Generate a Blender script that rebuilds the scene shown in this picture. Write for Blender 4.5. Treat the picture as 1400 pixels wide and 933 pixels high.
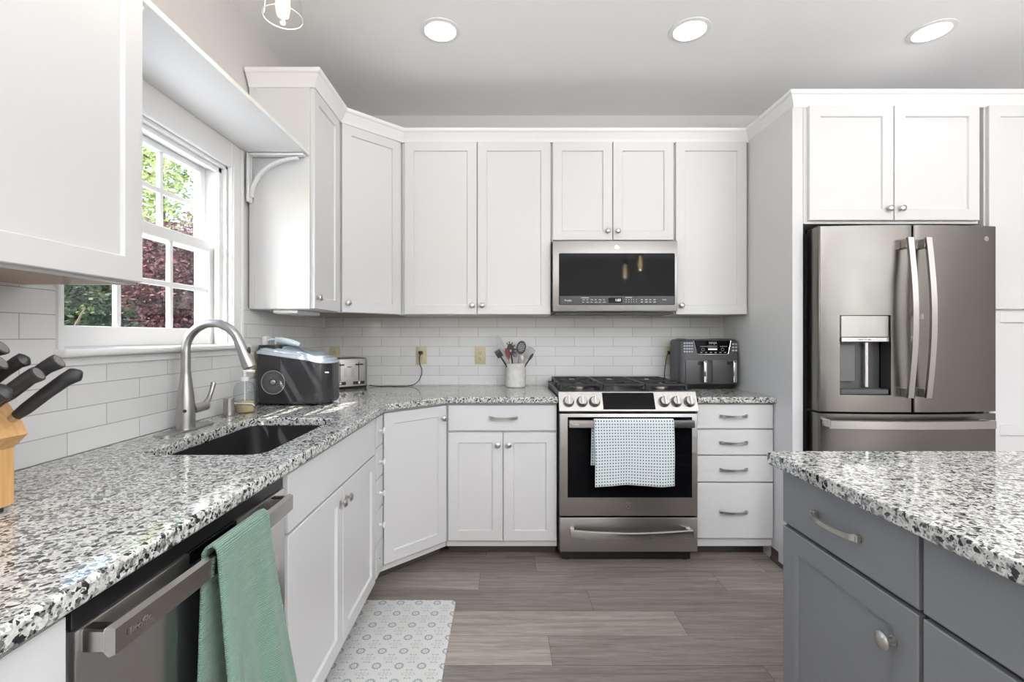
import bpy, bmesh, math, random
from mathutils import Vector, Matrix
random.seed(7)
for o in list(bpy.data.objects): bpy.data.objects.remove(o)
S = bpy.context.scene
C = S.collection
PI = math.pi

# ------------------------------------------------------------------ camera, world, sun, area lights, exposure
cd = bpy.data.cameras.new('camera'); cam = bpy.data.objects.new('camera', cd); C.objects.link(cam)
cam.location = (0, 0, 1.25); cam.rotation_euler = (PI/2, 0, 0)
cd.sensor_fit = 'HORIZONTAL'; cd.sensor_width = 36; cd.lens = 36*650/1400
cd.shift_x = 12/1400; cd.shift_y = -6.5/1400; cd.clip_start = .02; cd.clip_end = 300
S.camera = cam
S.view_settings.view_transform = 'Standard'; S.view_settings.look = 'None'
S.view_settings.exposure = -0.38; S.view_settings.gamma = 1; S.view_settings.use_curve_mapping = False
S.cycles.use_denoising = True; S.cycles.max_bounces = 10; S.cycles.diffuse_bounces = 5
S.cycles.transparent_max_bounces = 12; S.cycles.sample_clamp_indirect = 6; S.cycles.caustics_reflective = False; S.cycles.caustics_refractive = False
W = bpy.data.worlds.new('sky'); S.world = W; W.use_nodes = True
wn = W.node_tree.nodes; wl = W.node_tree.links
sk = wn.new('ShaderNodeTexSky'); sk.sky_type = 'NISHITA'; sk.sun_disc = False
sk.sun_elevation = math.radians(42); sk.sun_rotation = math.radians(210)
wl.new(sk.outputs[0], wn['Background'].inputs[0]); wn['Background'].inputs[1].default_value = 1.7
def light(name, kind, loc, direction, energy, color=(1, 1, 1), **k):
    d = bpy.data.lights.new(name, kind); d.energy = energy; d.color = color
    for a, b in k.items(): setattr(d, a, b)
    o = bpy.data.objects.new(name, d); C.objects.link(o); o.location = loc
    o.rotation_euler = Vector(direction).to_track_quat('-Z', 'Y').to_euler(); return o
light('sun', 'SUN', (-6, -8, 9), (1, 1.3, -1.75), 18.0, (1, .96, .90), angle=.009)
light('side_fill', 'AREA', (4.22, -2.6, 1.35), (-1, .45, .0), 14, (.93, .965, 1), shape='RECTANGLE', size=1.3, size_y=2.2)  # added daylight fill at an invented, unseen opening in the side wall
light('bounce_fill', 'AREA', (1.9, -1.7, 1.65), (0, 0, 1), 470, (.955, .972, 1), shape='RECTANGLE', size=4.2, size_y=3.4)  # added upward fill behind the camera, standing in for ceiling bounce

# ------------------------------------------------------------------ helpers
WLOC = {}
class Frame:
    """local (a along the face, b out of the face, z up) -> world"""
    def __init__(s, o, u, n): s.o = Vector((o[0], o[1], 0)); s.u = Vector((u[0], u[1], 0)); s.n = Vector((n[0], n[1], 0))
    def __call__(s, p): return s.o + s.u*p[0] + s.n*p[1] + Vector((0, 0, p[2]))
class MB:
    def __init__(s, F=None): s.bm = bmesh.new(); s.F = F; s.uv = None
    def P(s, p): return s.F(p) if s.F else Vector(p)
    def v(s, p): return s.bm.verts.new(s.P(p))
    def face(s, vs):
        try: return s.bm.faces.new(vs)
        except ValueError: return None
    def box(s, x0, x1, y0, y1, z0, z1, c=0, seg=1):
        vs = [s.v((x, y, z)) for z in (z0, z1) for x, y in ((x0, y0), (x1, y0), (x1, y1), (x0, y1))]
        fs = [s.face([vs[i] for i in q]) for q in ((0, 1, 2, 3), (4, 5, 6, 7), (0, 1, 5, 4), (1, 2, 6, 5), (2, 3, 7, 6), (3, 0, 4, 7))]
        if c: bmesh.ops.bevel(s.bm, geom=list({e for f in fs for e in f.edges}), offset=c, segments=seg, profile=.5, affect='EDGES')
        return s
    def loft(s, loops, cap=True, closed=True, wrap=False):
        R = [[s.v(p) for p in L] for L in loops]
        n = len(R[0]); m = len(R)
        for i in range(m if wrap else m-1):
            a, b = R[i], R[(i+1) % m]
            for j in range(n if closed else n-1):
                k = (j+1) % n; s.face([a[j], a[k], b[k], b[j]])
        if cap and closed and not wrap: s.face(R[0]); s.face(list(reversed(R[-1])))
        return s
    def prism(s, poly, f, t0, t1): return s.loft([[f(p, t0) for p in poly], [f(p, t1) for p in poly]])
    def cyl(s, p0, p1, r0, r1=None, seg=20, cap=True): return s.tube([p0, p1], [r0, r0 if r1 is None else r1], seg, cap)
    def tube(s, pts, r, seg=10, cap=True, wrap=False):
        pts = [s.P(p) for p in pts]; n = len(pts)
        rr = r if isinstance(r, (list, tuple)) else [r]*n
        F, s.F = s.F, None
        loops = []; up = None
        for i, p in enumerate(pts):
            if wrap: t = (pts[(i+1) % n]-pts[i-1]).normalized()
            else: t = (pts[min(i+1, n-1)]-pts[max(i-1, 0)]).normalized()
            if up is None: up = t.orthogonal().normalized()
            up = (up-t*up.dot(t)).normalized(); w = t.cross(up)
            loops.append([p+(up*math.cos(2*PI*k/seg)+w*math.sin(2*PI*k/seg))*rr[i] for k in range(seg)])
        s.loft(loops, cap, True, wrap); s.F = F; return s
    def lathe(s, prof, o, axis=(0, 0, 1), seg=28, cap=True):
        o = s.P(o); F, s.F = s.F, None
        ax = Vector(axis).normalized(); u = ax.orthogonal().normalized(); w = ax.cross(u)
        s.loft([[o+ax*h+(u*math.cos(2*PI*k/seg)+w*math.sin(2*PI*k/seg))*max(r, 1e-5) for k in range(seg)] for r, h in prof], cap)
        s.F = F; return s
    def ball(s, c, r, seg=16, ring=10):
        rx, ry, rz = r if isinstance(r, (list, tuple)) else (r, r, r)
        return s.loft([[(c[0]+rx*math.sin(t)*math.cos(2*PI*k/seg), c[1]+ry*math.sin(t)*math.sin(2*PI*k/seg), c[2]-rz*math.cos(t)) for k in range(seg)]
                       for t in [max(.02, min(PI-.02, PI*i/ring)) for i in range(ring+1)]])
    def grid(s, f, nu, nv):
        uvl = s.bm.loops.layers.uv.verify()
        V = [[s.v(f(i/nu, j/nv)) for j in range(nv+1)] for i in range(nu+1)]
        for i in range(nu):
            for j in range(nv):
                fc = s.face([V[i][j], V[i+1][j], V[i+1][j+1], V[i][j+1]])
                for lp, (a, b) in zip(fc.loops, ((i, j), (i+1, j), (i+1, j+1), (i, j+1))): lp[uvl].uv = (a/nu, b/nv)
        return s
    def build(s, name, m, parent=None, ang=35, recalc=True, origin=None):
        if recalc: bmesh.ops.recalc_face_normals(s.bm, faces=s.bm.faces)
        off = Vector((0, 0, 0))
        if parent is not None: off = WLOC[parent.name]
        elif origin is not None: off = Vector(origin)
        for v in s.bm.verts: v.co -= off
        me = bpy.data.meshes.new(name); s.bm.to_mesh(me); s.bm.free()
        for p in me.polygons: p.use_smooth = True
        me.set_sharp_from_angle(angle=math.radians(ang))
        o = bpy.data.objects.new(name, me); C.objects.link(o)
        for q in (m if isinstance(m, list) else [m]): me.materials.append(q)
        if parent is not None: o.parent = parent; WLOC[o.name] = off.copy()
        else: o.location = off; WLOC[o.name] = off.copy()
        return o
def tag(o, label=None, cat=None, group=None, kind=None):
    for k, v in (('label', label), ('category', cat), ('group', group), ('kind', kind)):
        if v: o[k] = v
    return o
def thing(name, label, cat, loc=(0, 0, 0), group=None, kind=None):
    o = bpy.data.objects.new(name, None); C.objects.link(o); o.location = loc; o.empty_display_size = .05
    WLOC[o.name] = Vector(loc); return tag(o, label, cat, group, kind)
def text(name, body, size, loc, rot, m, parent, extrude=.0004, align='CENTER'):
    c = bpy.data.curves.new(name, 'FONT'); c.body = body; c.size = size; c.extrude = extrude; c.align_x = align; c.align_y = 'CENTER'
    tmp = bpy.data.objects.new(name, c); C.objects.link(tmp)
    me = bpy.data.meshes.new_from_object(tmp.evaluated_get(bpy.context.evaluated_depsgraph_get())); bpy.data.objects.remove(tmp)
    o = bpy.data.objects.new(name, me); C.objects.link(o); me.materials.clear(); me.materials.append(m)
    o.parent = parent; o.location = Vector(loc)-WLOC[parent.name]; o.rotation_euler = rot; return o
def solidify(o, t, off=0):
    m = o.modifiers.new('thick', 'SOLIDIFY'); m.thickness = t; m.offset = off; return o
def bevel(o, w, seg=2, ang=40):
    m = o.modifiers.new('bevel', 'BEVEL'); m.width = w; m.segments = seg; m.limit_method = 'ANGLE'; m.angle_limit = math.radians(ang); return o
def rrect(x0, x1, y0, y1, r, seg=6):
    rs = r if isinstance(r, (list, tuple)) else [r]*4
    out = []
    for (cx, cy, a0, q) in ((x1-rs[0], y0+rs[0], -90, rs[0]), (x1-rs[1], y1-rs[1], 0, rs[1]), (x0+rs[2], y1-rs[2], 90, rs[2]), (x0+rs[3], y0+rs[3], 180, rs[3])):
        for k in range(seg+1):
            a = math.radians(a0+90*k/seg); out.append((cx+q*math.cos(a), cy+q*math.sin(a)))
    return out

# ------------------------------------------------------------------ materials
def new_mat(name):
    m = bpy.data.materials.new(name); m.use_nodes = True
    return m, m.node_tree.nodes, m.node_tree.links, m.node_tree.nodes['Principled BSDF']
def mat(name, col, rough=.5, metal=0, spec=.5, coat=0, emit=None, es=0, alpha=1, trans=0, noise=0, bump=0, bscale=60):
    m, N, L, b = new_mat(name)
    b.inputs['Base Color'].default_value = (*col, 1); b.inputs['Roughness'].default_value = rough; b.inputs['Metallic'].default_value = metal
    b.inputs['Specular IOR Level'].default_value = spec; b.inputs['Coat Weight'].default_value = coat; b.inputs['Coat Roughness'].default_value = .05
    b.inputs['Alpha'].default_value = alpha; b.inputs['Transmission Weight'].default_value = trans
    if emit: b.inputs['Emission Color'].default_value = (*emit, 1); b.inputs['Emission Strength'].default_value = es
    if noise or bump:
        g = N.new('ShaderNodeTexCoord'); t = N.new('ShaderNodeTexNoise'); t.inputs['Scale'].default_value = bscale; t.inputs['Detail'].default_value = 3
        L.new(g.outputs['Object'], t.inputs['Vector'])
        if noise:
            mx = N.new('ShaderNodeMix'); mx.data_type = 'RGBA'
            mx.inputs[6].default_value = (*[c*(1-noise) for c in col], 1); mx.inputs[7].default_value = (*[min(1, c*(1+noise)) for c in col], 1)
            L.new(t.outputs[0], mx.inputs[0]); L.new(mx.outputs[2], b.inputs['Base Color'])
        if bump:
            bp = N.new('ShaderNodeBump'); bp.inputs['Strength'].default_value = bump; bp.inputs['Distance'].default_value = .002
            L.new(t.outputs[0], bp.inputs['Height']); L.new(bp.outputs[0], b.inputs['Normal'])
    return m
def math_node(N, L, op, a, b=None, c=None):
    n = N.new('ShaderNodeMath'); n.operation = op
    for i, x in enumerate((a, b, c)):
        if x is None: continue
        if isinstance(x, (int, float)): n.inputs[i].default_value = x
        else: L.new(x, n.inputs[i])
    return n.outputs[0]
def pos_xyz(N, L):
    g = N.new('ShaderNodeNewGeometry'); s = N.new('ShaderNodeSeparateXYZ'); L.new(g.outputs['Position'], s.inputs[0]); return g, s
def mixc(N, L, f, a, b):
    m = N.new('ShaderNodeMix'); m.data_type = 'RGBA'
    for i, x in ((0, f), (6, a), (7, b)):
        if isinstance(x, tuple): m.inputs[i].default_value = (*x, 1)
        elif isinstance(x, (int, float)): m.inputs[i].default_value = x
        else: L.new(x, m.inputs[i])
    return m.outputs[2]
def ramp(N, L, fac, stops, interp='LINEAR'):
    r = N.new('ShaderNodeValToRGB'); r.color_ramp.interpolation = interp; e = r.color_ramp.elements
    while len(e) < len(stops): e.new(.5)
    for q, (p, c) in zip(e, stops): q.position = p; q.color = (*c, 1)
    L.new(fac, r.inputs[0]); return r.outputs[0]
def bump_to(N, L, h, b, strength=.3, dist=.002):
    bp = N.new('ShaderNodeBump'); bp.inputs['Strength'].default_value = strength; bp.inputs['Distance'].default_value = dist
    L.new(h, bp.inputs['Height']); L.new(bp.outputs[0], b.inputs['Normal'])

def tile_mat(name, axis, x0, z0, w=.264, h=.0657):
    m, N, L, b = new_mat(name); g, s = pos_xyz(N, L)
    cx = math_node(N, L, 'ADD', s.outputs[axis], -x0+w/2+w*40); cz = math_node(N, L, 'ADD', s.outputs[2], -z0+h*40)
    cv = N.new('ShaderNodeCombineXYZ'); L.new(cx, cv.inputs[0]); L.new(cz, cv.inputs[1])
    br = N.new('ShaderNodeTexBrick'); br.offset = .5; br.inputs['Scale'].default_value = 1; br.inputs['Mortar Size'].default_value = .0013
    br.inputs['Mortar Smooth'].default_value = .1; br.inputs['Brick Width'].default_value = w; br.inputs['Row Height'].default_value = h; br.inputs['Bias'].default_value = 0
    br.inputs['Color1'].default_value = (.67, .67, .665, 1); br.inputs['Color2'].default_value = (.72, .72, .715, 1); br.inputs['Mortar'].default_value = (.36, .35, .34, 1)
    L.new(cv.outputs[0], br.inputs['Vector']); L.new(br.outputs['Color'], b.inputs['Base Color'])
    nz = N.new('ShaderNodeTexNoise'); nz.inputs['Scale'].default_value = 9; L.new(g.outputs['Position'], nz.inputs['Vector'])
    hgt = math_node(N, L, 'SUBTRACT', math_node(N, L, 'MULTIPLY', nz.outputs[0], 1.3), br.outputs['Fac'])
    bump_to(N, L, hgt, b, .35, .0025)
    L.new(math_node(N, L, 'MULTIPLY_ADD', br.outputs['Fac'], .5, .10), b.inputs['Roughness']); return m
def granite_mat():
    m, N, L, b = new_mat('granite'); g, s = pos_xyz(N, L)
    nz = N.new('ShaderNodeTexNoise'); nz.inputs['Scale'].default_value = 70; nz.inputs['Detail'].default_value = 3; L.new(g.outputs['Position'], nz.inputs['Vector'])
    sub = N.new('ShaderNodeVectorMath'); sub.operation = 'MULTIPLY_ADD'; L.new(nz.outputs['Color'], sub.inputs[0]); sub.inputs[1].default_value = (.009,)*3; L.new(g.outputs['Position'], sub.inputs[2])
    def vor(sc):
        v = N.new('ShaderNodeTexVoronoi'); v.inputs['Scale'].default_value = sc; L.new(sub.outputs[0], v.inputs['Vector'])
        q = N.new('ShaderNodeSeparateColor'); L.new(v.outputs['Color'], q.inputs[0]); return q.outputs[0]
    A, B = vor(135), vor(270)
    big = N.new('ShaderNodeTexNoise'); big.inputs['Scale'].default_value = 18; big.inputs['Detail'].default_value = 2; L.new(g.outputs['Position'], big.inputs['Vector'])
    sh = math_node(N, L, 'MULTIPLY_ADD', big.outputs[0], .30, -.15)
    ca = ramp(N, L, math_node(N, L, 'ADD', A, sh), [(0, (.03, .03, .032)), (.10, (.17, .17, .172)), (.19, (.34, .34, .335)), (.34, (.54, .54, .515)), (.68, (.66, .66, .635))], 'CONSTANT')
    cb = ramp(N, L, B, [(0, (.12, .12, .125)), (.09, (.50, .50, .50)), (.22, (.86, .86, .85)), (.55, (1, 1, .99))], 'CONSTANT')
    mm = N.new('ShaderNodeMix'); mm.data_type = 'RGBA'; mm.blend_type = 'MULTIPLY'; mm.inputs[0].default_value = 1; L.new(ca, mm.inputs[6]); L.new(cb, mm.inputs[7])
    L.new(mm.outputs[2], b.inputs['Base Color']); b.inputs['Roughness'].default_value = .07; b.inputs['Specular IOR Level'].default_value = .5; return m
def floor_mat():
    m, N, L, b = new_mat('vinyl plank'); g, s = pos_xyz(N, L)
    w, ln = .1785, 1.22
    ry = math_node(N, L, 'DIVIDE', math_node(N, L, 'ADD', s.outputs[1], 20-2.518+w*60-20), w)
    row = math_node(N, L, 'FLOOR', ry); fy = math_node(N, L, 'FRACT', ry)
    wn1 = N.new('ShaderNodeTexWhiteNoise'); wn1.noise_dimensions = '1D'; L.new(row, wn1.inputs['W'])
    rx = math_node(N, L, 'ADD', math_node(N, L, 'DIVIDE', math_node(N, L, 'ADD', s.outputs[0], 40), ln), wn1.outputs['Value'])
    col = math_node(N, L, 'FLOOR', rx); fx = math_node(N, L, 'FRACT', rx)
    cv = N.new('ShaderNodeCombineXYZ'); L.new(row, cv.inputs[0]); L.new(col, cv.inputs[1])
    wn2 = N.new('ShaderNodeTexWhiteNoise'); wn2.noise_dimensions = '2D'; L.new(cv.outputs[0], wn2.inputs['Vector'])
    gx = math_node(N, L, 'MULTIPLY_ADD', s.outputs[0], 1.6, math_node(N, L, 'MULTIPLY', wn2.outputs['Value'], 31)); gy = math_node(N, L, 'MULTIPLY', s.outputs[1], 26)
    gv = N.new('ShaderNodeCombineXYZ'); L.new(gx, gv.inputs[0]); L.new(gy, gv.inputs[1])
    n1 = N.new('ShaderNodeTexNoise'); n1.inputs['Scale'].default_value = 1.5; n1.inputs['Detail'].default_value = 7; n1.inputs['Roughness'].default_value = .62; n1.inputs['Distortion'].default_value = .7
    L.new(gv.outputs[0], n1.inputs['Vector'])
    n2 = N.new('ShaderNodeTexNoise'); n2.inputs['Scale'].default_value = 9; n2.inputs['Detail'].default_value = 4; L.new(gv.outputs[0], n2.inputs['Vector'])
    gr = math_node(N, L, 'MULTIPLY_ADD', n2.outputs[0], .4, math_node(N, L, 'MULTIPLY', n1.outputs[0], .75))
    c = ramp(N, L, gr, [(.30, (.125, .106, .094)), (.52, (.235, .205, .184)), (.75, (.37, .333, .305))])
    tint = ramp(N, L, wn2.outputs['Value'], [(0, (.78, .77, .76)), (.6, (1.0, .99, .98)), (1, (1.36, 1.35, 1.33))])
    mm = N.new('ShaderNodeMix'); mm.data_type = 'RGBA'; mm.blend_type = 'MULTIPLY'; mm.inputs[0].default_value = 1; L.new(c, mm.inputs[6]); L.new(tint, mm.inputs[7])
    ex = math_node(N, L, 'LESS_THAN', math_node(N, L, 'MULTIPLY', math_node(N, L, 'MINIMUM', fx, math_node(N, L, 'SUBTRACT', 1, fx)), ln), .0012)
    ey = math_node(N, L, 'LESS_THAN', math_node(N, L, 'MULTIPLY', math_node(N, L, 'MINIMUM', fy, math_node(N, L, 'SUBTRACT', 1, fy)), w), .0012)
    e = math_node(N, L, 'MAXIMUM', ex, ey)
    L.new(mixc(N, L, math_node(N, L, 'MULTIPLY', e, .65), mm.outputs[2], (.03, .026, .022)), b.inputs['Base Color'])
    b.inputs['Roughness'].default_value = .42; bump_to(N, L, gr, b, .12, .001); return m
def steel_mat(name, col, rough, axis, warp=.0):
    m, N, L, b = new_mat(name); g, s = pos_xyz(N, L)
    sc = N.new('ShaderNodeVectorMath'); sc.operation = 'MULTIPLY'; L.new(g.outputs['Position'], sc.inputs[0])
    sc.inputs[1].default_value = [(6, 900, 900), (900, 6, 900), (900, 900, 6)][axis]
    n = N.new('ShaderNodeTexNoise'); n.inputs['Scale'].default_value = 1; n.inputs['Detail'].default_value = 2; L.new(sc.outputs[0], n.inputs['Vector'])
    L.new(mixc(N, L, n.outputs[0], tuple(c*.97 for c in col), tuple(min(1, c*1.03) for c in col)), b.inputs['Base Color'])
    b.inputs['Metallic'].default_value = 1; L.new(math_node(N, L, 'MULTIPLY_ADD', n.outputs[0], .04, rough-.02), b.inputs['Roughness'])
    n3 = N.new('ShaderNodeTexNoise'); n3.inputs['Scale'].default_value = 3.2; n3.inputs['Detail'].default_value = 1; L.new(g.outputs['Position'], n3.inputs['Vector'])
    if warp: bump_to(N, L, n3.outputs[0], b, warp, .02)
    return m
def cycle_uv(N, L):
    t = N.new('ShaderNodeTexCoord'); s = N.new('ShaderNodeSeparateXYZ'); L.new(t.outputs['UV'], s.inputs[0]); return s
def dot_towel_mat(nu, nv):
    m, N, L, b = new_mat('pale aqua dotted cloth'); s = cycle_uv(N, L)
    a = math_node(N, L, 'ABSOLUTE', math_node(N, L, 'SUBTRACT', math_node(N, L, 'FRACT', math_node(N, L, 'MULTIPLY', s.outputs[0], nu)), .5))
    c = math_node(N, L, 'ABSOLUTE', math_node(N, L, 'SUBTRACT', math_node(N, L, 'FRACT', math_node(N, L, 'MULTIPLY', s.outputs[1], nv)), .5))
    d = math_node(N, L, 'MULTIPLY', math_node(N, L, 'LESS_THAN', a, .21), math_node(N, L, 'LESS_THAN', c, .21))
    L.new(mixc(N, L, d, (.66, .735, .745), (.03, .05, .07)), b.inputs['Base Color']); b.inputs['Roughness'].default_value = .9
    bump_to(N, L, math_node(N, L, 'SUBTRACT', 1, d), b, .5, .002); return m
def rib_towel_mat():
    m, N, L, b = new_mat('green ribbed microfibre'); s = cycle_uv(N, L)
    g = N.new('ShaderNodeNewGeometry'); n = N.new('ShaderNodeTexNoise'); n.inputs['Scale'].default_value = 500; L.new(g.outputs['Position'], n.inputs['Vector'])
    w = math_node(N, L, 'ABSOLUTE', math_node(N, L, 'SINE', math_node(N, L, 'MULTIPLY', s.outputs[1], 640)))
    h = math_node(N, L, 'MULTIPLY_ADD', n.outputs[0], .6, w)
    L.new(ramp(N, L, h, [(.2, (.05, .115, .08)), (.9, (.165, .30, .228)), (1.0, (.19, .34, .26))]), b.inputs['Base Color'])
    b.inputs['Roughness'].default_value = .95; b.inputs['Sheen Weight'].default_value = .3; bump_to(N, L, h, b, .7, .003); return m
def mat_mat():
    m, N, L, b = new_mat('patterned mat'); g, s = pos_xyz(N, L); p = .0845
    def cell(ox, oy):
        u = math_node(N, L, 'SUBTRACT', math_node(N, L, 'FRACT', math_node(N, L, 'MULTIPLY_ADD', s.outputs[0], 1/p, 20+ox)), .5)
        v = math_node(N, L, 'SUBTRACT', math_node(N, L, 'FRACT', math_node(N, L, 'MULTIPLY_ADD', s.outputs[1], 1/p, 20+oy)), .5)
        r = math_node(N, L, 'SQRT', math_node(N, L, 'ADD', math_node(N, L, 'MULTIPLY', u, u), math_node(N, L, 'MULTIPLY', v, v)))
        return u, v, r, math_node(N, L, 'ARCTAN2', v, u)
    u, v, r, th = cell(.12, .42)
    pet = math_node(N, L, 'MULTIPLY_ADD', math_node(N, L, 'COSINE', math_node(N, L, 'MULTIPLY', th, 11)), .03, .165)
    ring = math_node(N, L, 'LESS_THAN', math_node(N, L, 'ABSOLUTE', math_node(N, L, 'SUBTRACT', r, pet)), .035)
    core = math_node(N, L, 'LESS_THAN', r, .06)
    u2, v2, r2, t2 = cell(.62, .92)
    pr = math_node(N, L, 'MULTIPLY_ADD', math_node(N, L, 'COSINE', math_node(N, L, 'MULTIPLY', t2, 4)), .09, .19)
    cross = math_node(N, L, 'LESS_THAN', math_node(N, L, 'ABSOLUTE', math_node(N, L, 'SUBTRACT', r2, pr)), .018)
    dots = math_node(N, L, 'LESS_THAN', math_node(N, L, 'ABSOLUTE', math_node(N, L, 'SUBTRACT', math_node(N, L, 'ABSOLUTE', u2), .12)), .022)
    dots = math_node(N, L, 'MULTIPLY', dots, math_node(N, L, 'LESS_THAN', math_node(N, L, 'ABSOLUTE', math_node(N, L, 'SUBTRACT', math_node(N, L, 'ABSOLUTE', v2), .26)), .03))
    sun = math_node(N, L, 'LESS_THAN', r2, .10)
    nz = N.new('ShaderNodeTexNoise'); nz.inputs['Scale'].default_value = 7; L.new(g.outputs['Position'], nz.inputs['Vector'])
    c = mixc(N, L, nz.outputs[0], (.66, .66, .63), (.74, .75, .76))
    c = mixc(N, L, math_node(N, L, 'MULTIPLY', cross, .8), c, (.34, .38, .44))
    c = mixc(N, L, math_node(N, L, 'MULTIPLY', sun, .5), c, (.62, .58, .40))
    c = mixc(N, L, dots, c, (.16, .17, .19))
    c = mixc(N, L, math_node(N, L, 'MULTIPLY', ring, .9), c, (.22, .25, .32))
    c = mixc(N, L, math_node(N, L, 'MULTIPLY', core, .5), c, (.4, .44, .52))
    L.new(c, b.inputs['Base Color']); b.inputs['Roughness'].default_value = .55; return m
def leaf_mat(name, stops):
    m, N, L, b = new_mat(name); g = N.new('ShaderNodeNewGeometry')
    n = N.new('ShaderNodeTexNoise'); n.inputs['Scale'].default_value = 5; n.inputs['Detail'].default_value = 4; L.new(g.outputs['Position'], n.inputs['Vector'])
    L.new(ramp(N, L, n.outputs[0], stops), b.inputs['Base Color']); b.inputs['Roughness'].default_value = .6
    tr = N.new('ShaderNodeBsdfTranslucent'); L.new(ramp(N, L, n.outputs[0], stops), tr.inputs[0])
    mx = N.new('ShaderNodeMixShader'); mx.inputs[0].default_value = .35; L.new(b.outputs[0], mx.inputs[1]); L.new(tr.outputs[0], mx.inputs[2])
    L.new(mx.outputs[0], N['Material Output'].inputs[0]); return m
def pane_mat(name, tint=(1, 1, 1), ior=1.45):
    m, N, L, b = new_mat(name); N.remove(b)
    t = N.new('ShaderNodeBsdfTransparent'); t.inputs[0].default_value = (*tint, 1); gl = N.new('ShaderNodeBsdfGlossy'); gl.inputs['Roughness'].default_value = .02
    f = N.new('ShaderNodeLayerWeight'); f.inputs[0].default_value = .5; mx = N.new('ShaderNodeMixShader')
    r0 = ((ior-1)/(ior+1))**2
    L.new(math_node(N, L, 'MULTIPLY_ADD', math_node(N, L, 'POWER', f.outputs['Facing'], 5), 1-r0, r0), mx.inputs[0]); L.new(t.outputs[0], mx.inputs[1]); L.new(gl.outputs[0], mx.inputs[2]); L.new(mx.outputs[0], N['Material Output'].inputs[0]); return m
def wood_mat(name, a, c, axis=2, sc=14, rough=.4):
    m, N, L, b = new_mat(name); t = N.new('ShaderNodeTexCoord'); v = N.new('ShaderNodeVectorMath'); v.operation = 'MULTIPLY'
    q = [sc*6]*3; q[axis] = sc*.5; v.inputs[1].default_value = q; L.new(t.outputs['Object'], v.inputs[0])
    n = N.new('ShaderNodeTexNoise'); n.inputs['Scale'].default_value = 1; n.inputs['Detail'].default_value = 5; L.new(v.outputs[0], n.inputs['Vector'])
    L.new(ramp(N, L, n.outputs[0], [(.3, a), (.7, c)]), b.inputs['Base Color']); b.inputs['Roughness'].default_value = rough; return m

M_WHITE = mat('white cabinet paint', (.645, .645, .645), .38)
M_TRIM = mat('white trim paint', (.78, .78, .775), .4)
M_WALL = mat('warm grey wall paint', (.64, .62, .605), .8, bump=.05, bscale=200)
M_CEIL = mat('ceiling paint', (.90, .90, .90), .75)
M_ISLAND = mat('grey island paint', (.215, .222, .235), .42)
M_DARKGAP = mat('dark reveal', (.03, .03, .033), .6)
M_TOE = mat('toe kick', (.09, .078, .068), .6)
M_NICKEL = mat('satin nickel', (.55, .53, .50), .28, 1)
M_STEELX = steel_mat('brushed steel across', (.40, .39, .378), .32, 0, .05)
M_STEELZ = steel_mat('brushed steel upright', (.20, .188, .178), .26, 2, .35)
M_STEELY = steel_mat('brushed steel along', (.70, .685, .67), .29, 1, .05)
M_KNOB = mat('knob steel', (.33, .32, .31), .3, 1)
M_BAR = mat('handle steel', (.47, .455, .44), .22, 1)
M_CHROME = mat('chrome', (.75, .75, .75), .12, 1)
M_FAUCET = mat('faucet steel', (.43, .42, .41), .36, 1)
M_BLACKGL = mat('black glass', (.004, .004, .005), .05, 0, .10)
M_BLACK = mat('black enamel', (.012, .012, .013), .3)
M_CASTIRON = mat('cast iron', (.018, .018, .019), .5, bump=.2, bscale=300)
M_BLKPLASTIC = mat('black plastic', (.02, .02, .022), .4)
M_SOFTBLK = mat('handle black', (.025, .024, .026), .42, noise=.3, bscale=80)
M_GREYPL = mat('charcoal plastic', (.075, .076, .08), .4)
M_SINK = mat('black composite', (.018, .018, .019), .4, bump=.1, bscale=400)
M_IVORY = mat('ivory plastic', (.54, .49, .31), .4)
M_WHITEPL = mat('white plastic', (.80, .80, .80), .35)
M_CERAMIC = mat('mottled ceramic', (.66, .65, .615), .25, noise=.22, bscale=40)
M_GLOW = mat('light diffuser', (1, 1, 1), .5, emit=(1, .99, .98), es=7)
M_FIL = mat('bulb glow', (1, .9, .75), .4, emit=(1, .74, .42), es=60)
M_LEDTXT = mat('display digits', (.8, .9, .9), .5, emit=(.85, .95, 1), es=1.2)
M_PRINT = mat('pale print', (.55, .55, .55), .5)
M_DARKPRINT = mat('dark print', (.08, .08, .08), .5)
M_GLASS = pane_mat('window glass')
M_SHADE = pane_mat('clear shade glass', (.96, .96, .96), 1.6)
M_TILEB = tile_mat('subway tile back', 0, -.8325, .917)
M_TILEL = tile_mat('subway tile side', 1, 1.327, .914)
M_GRANITE = granite_mat(); M_FLOOR = floor_mat()
M_MAPLE = wood_mat('light wood underside', (.30, .19, .12), (.40, .27, .18), 1)
M_BLOCK = wood_mat('knife block wood', (.55, .30, .11), (.70, .43, .19), 2)
M_LIDBLUE = mat('smoky clear lid', (.42, .48, .54), .08, spec=.7)
M_ICEBODY = mat('gloss charcoal body', (.03, .031, .034), .2, spec=.5)
M_SOAP = mat('amber soap', (.78, .62, .34), .15, trans=.35)
M_CLEARPL = pane_mat('clear bottle', (.93, .95, .96), 1.35)
M_RED = mat('red silicone', (.20, .022, .028), .4)
M_CAP = mat('worn grey end', (.16, .15, .15), .4)
M_BEIGE = mat('beige silicone', (.60, .53, .42), .5)
M_SILGREY = mat('grey silicone', (.42, .43, .44), .4)
M_PURPLE = mat('lavender grey plastic', (.33, .32, .40), .4)
M_BARK = mat('bark', (.09, .065, .045), .9, noise=.3, bscale=20)
M_LAWN = mat('lawn', (.07, .13, .03), .9, noise=.5, bscale=3)

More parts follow.
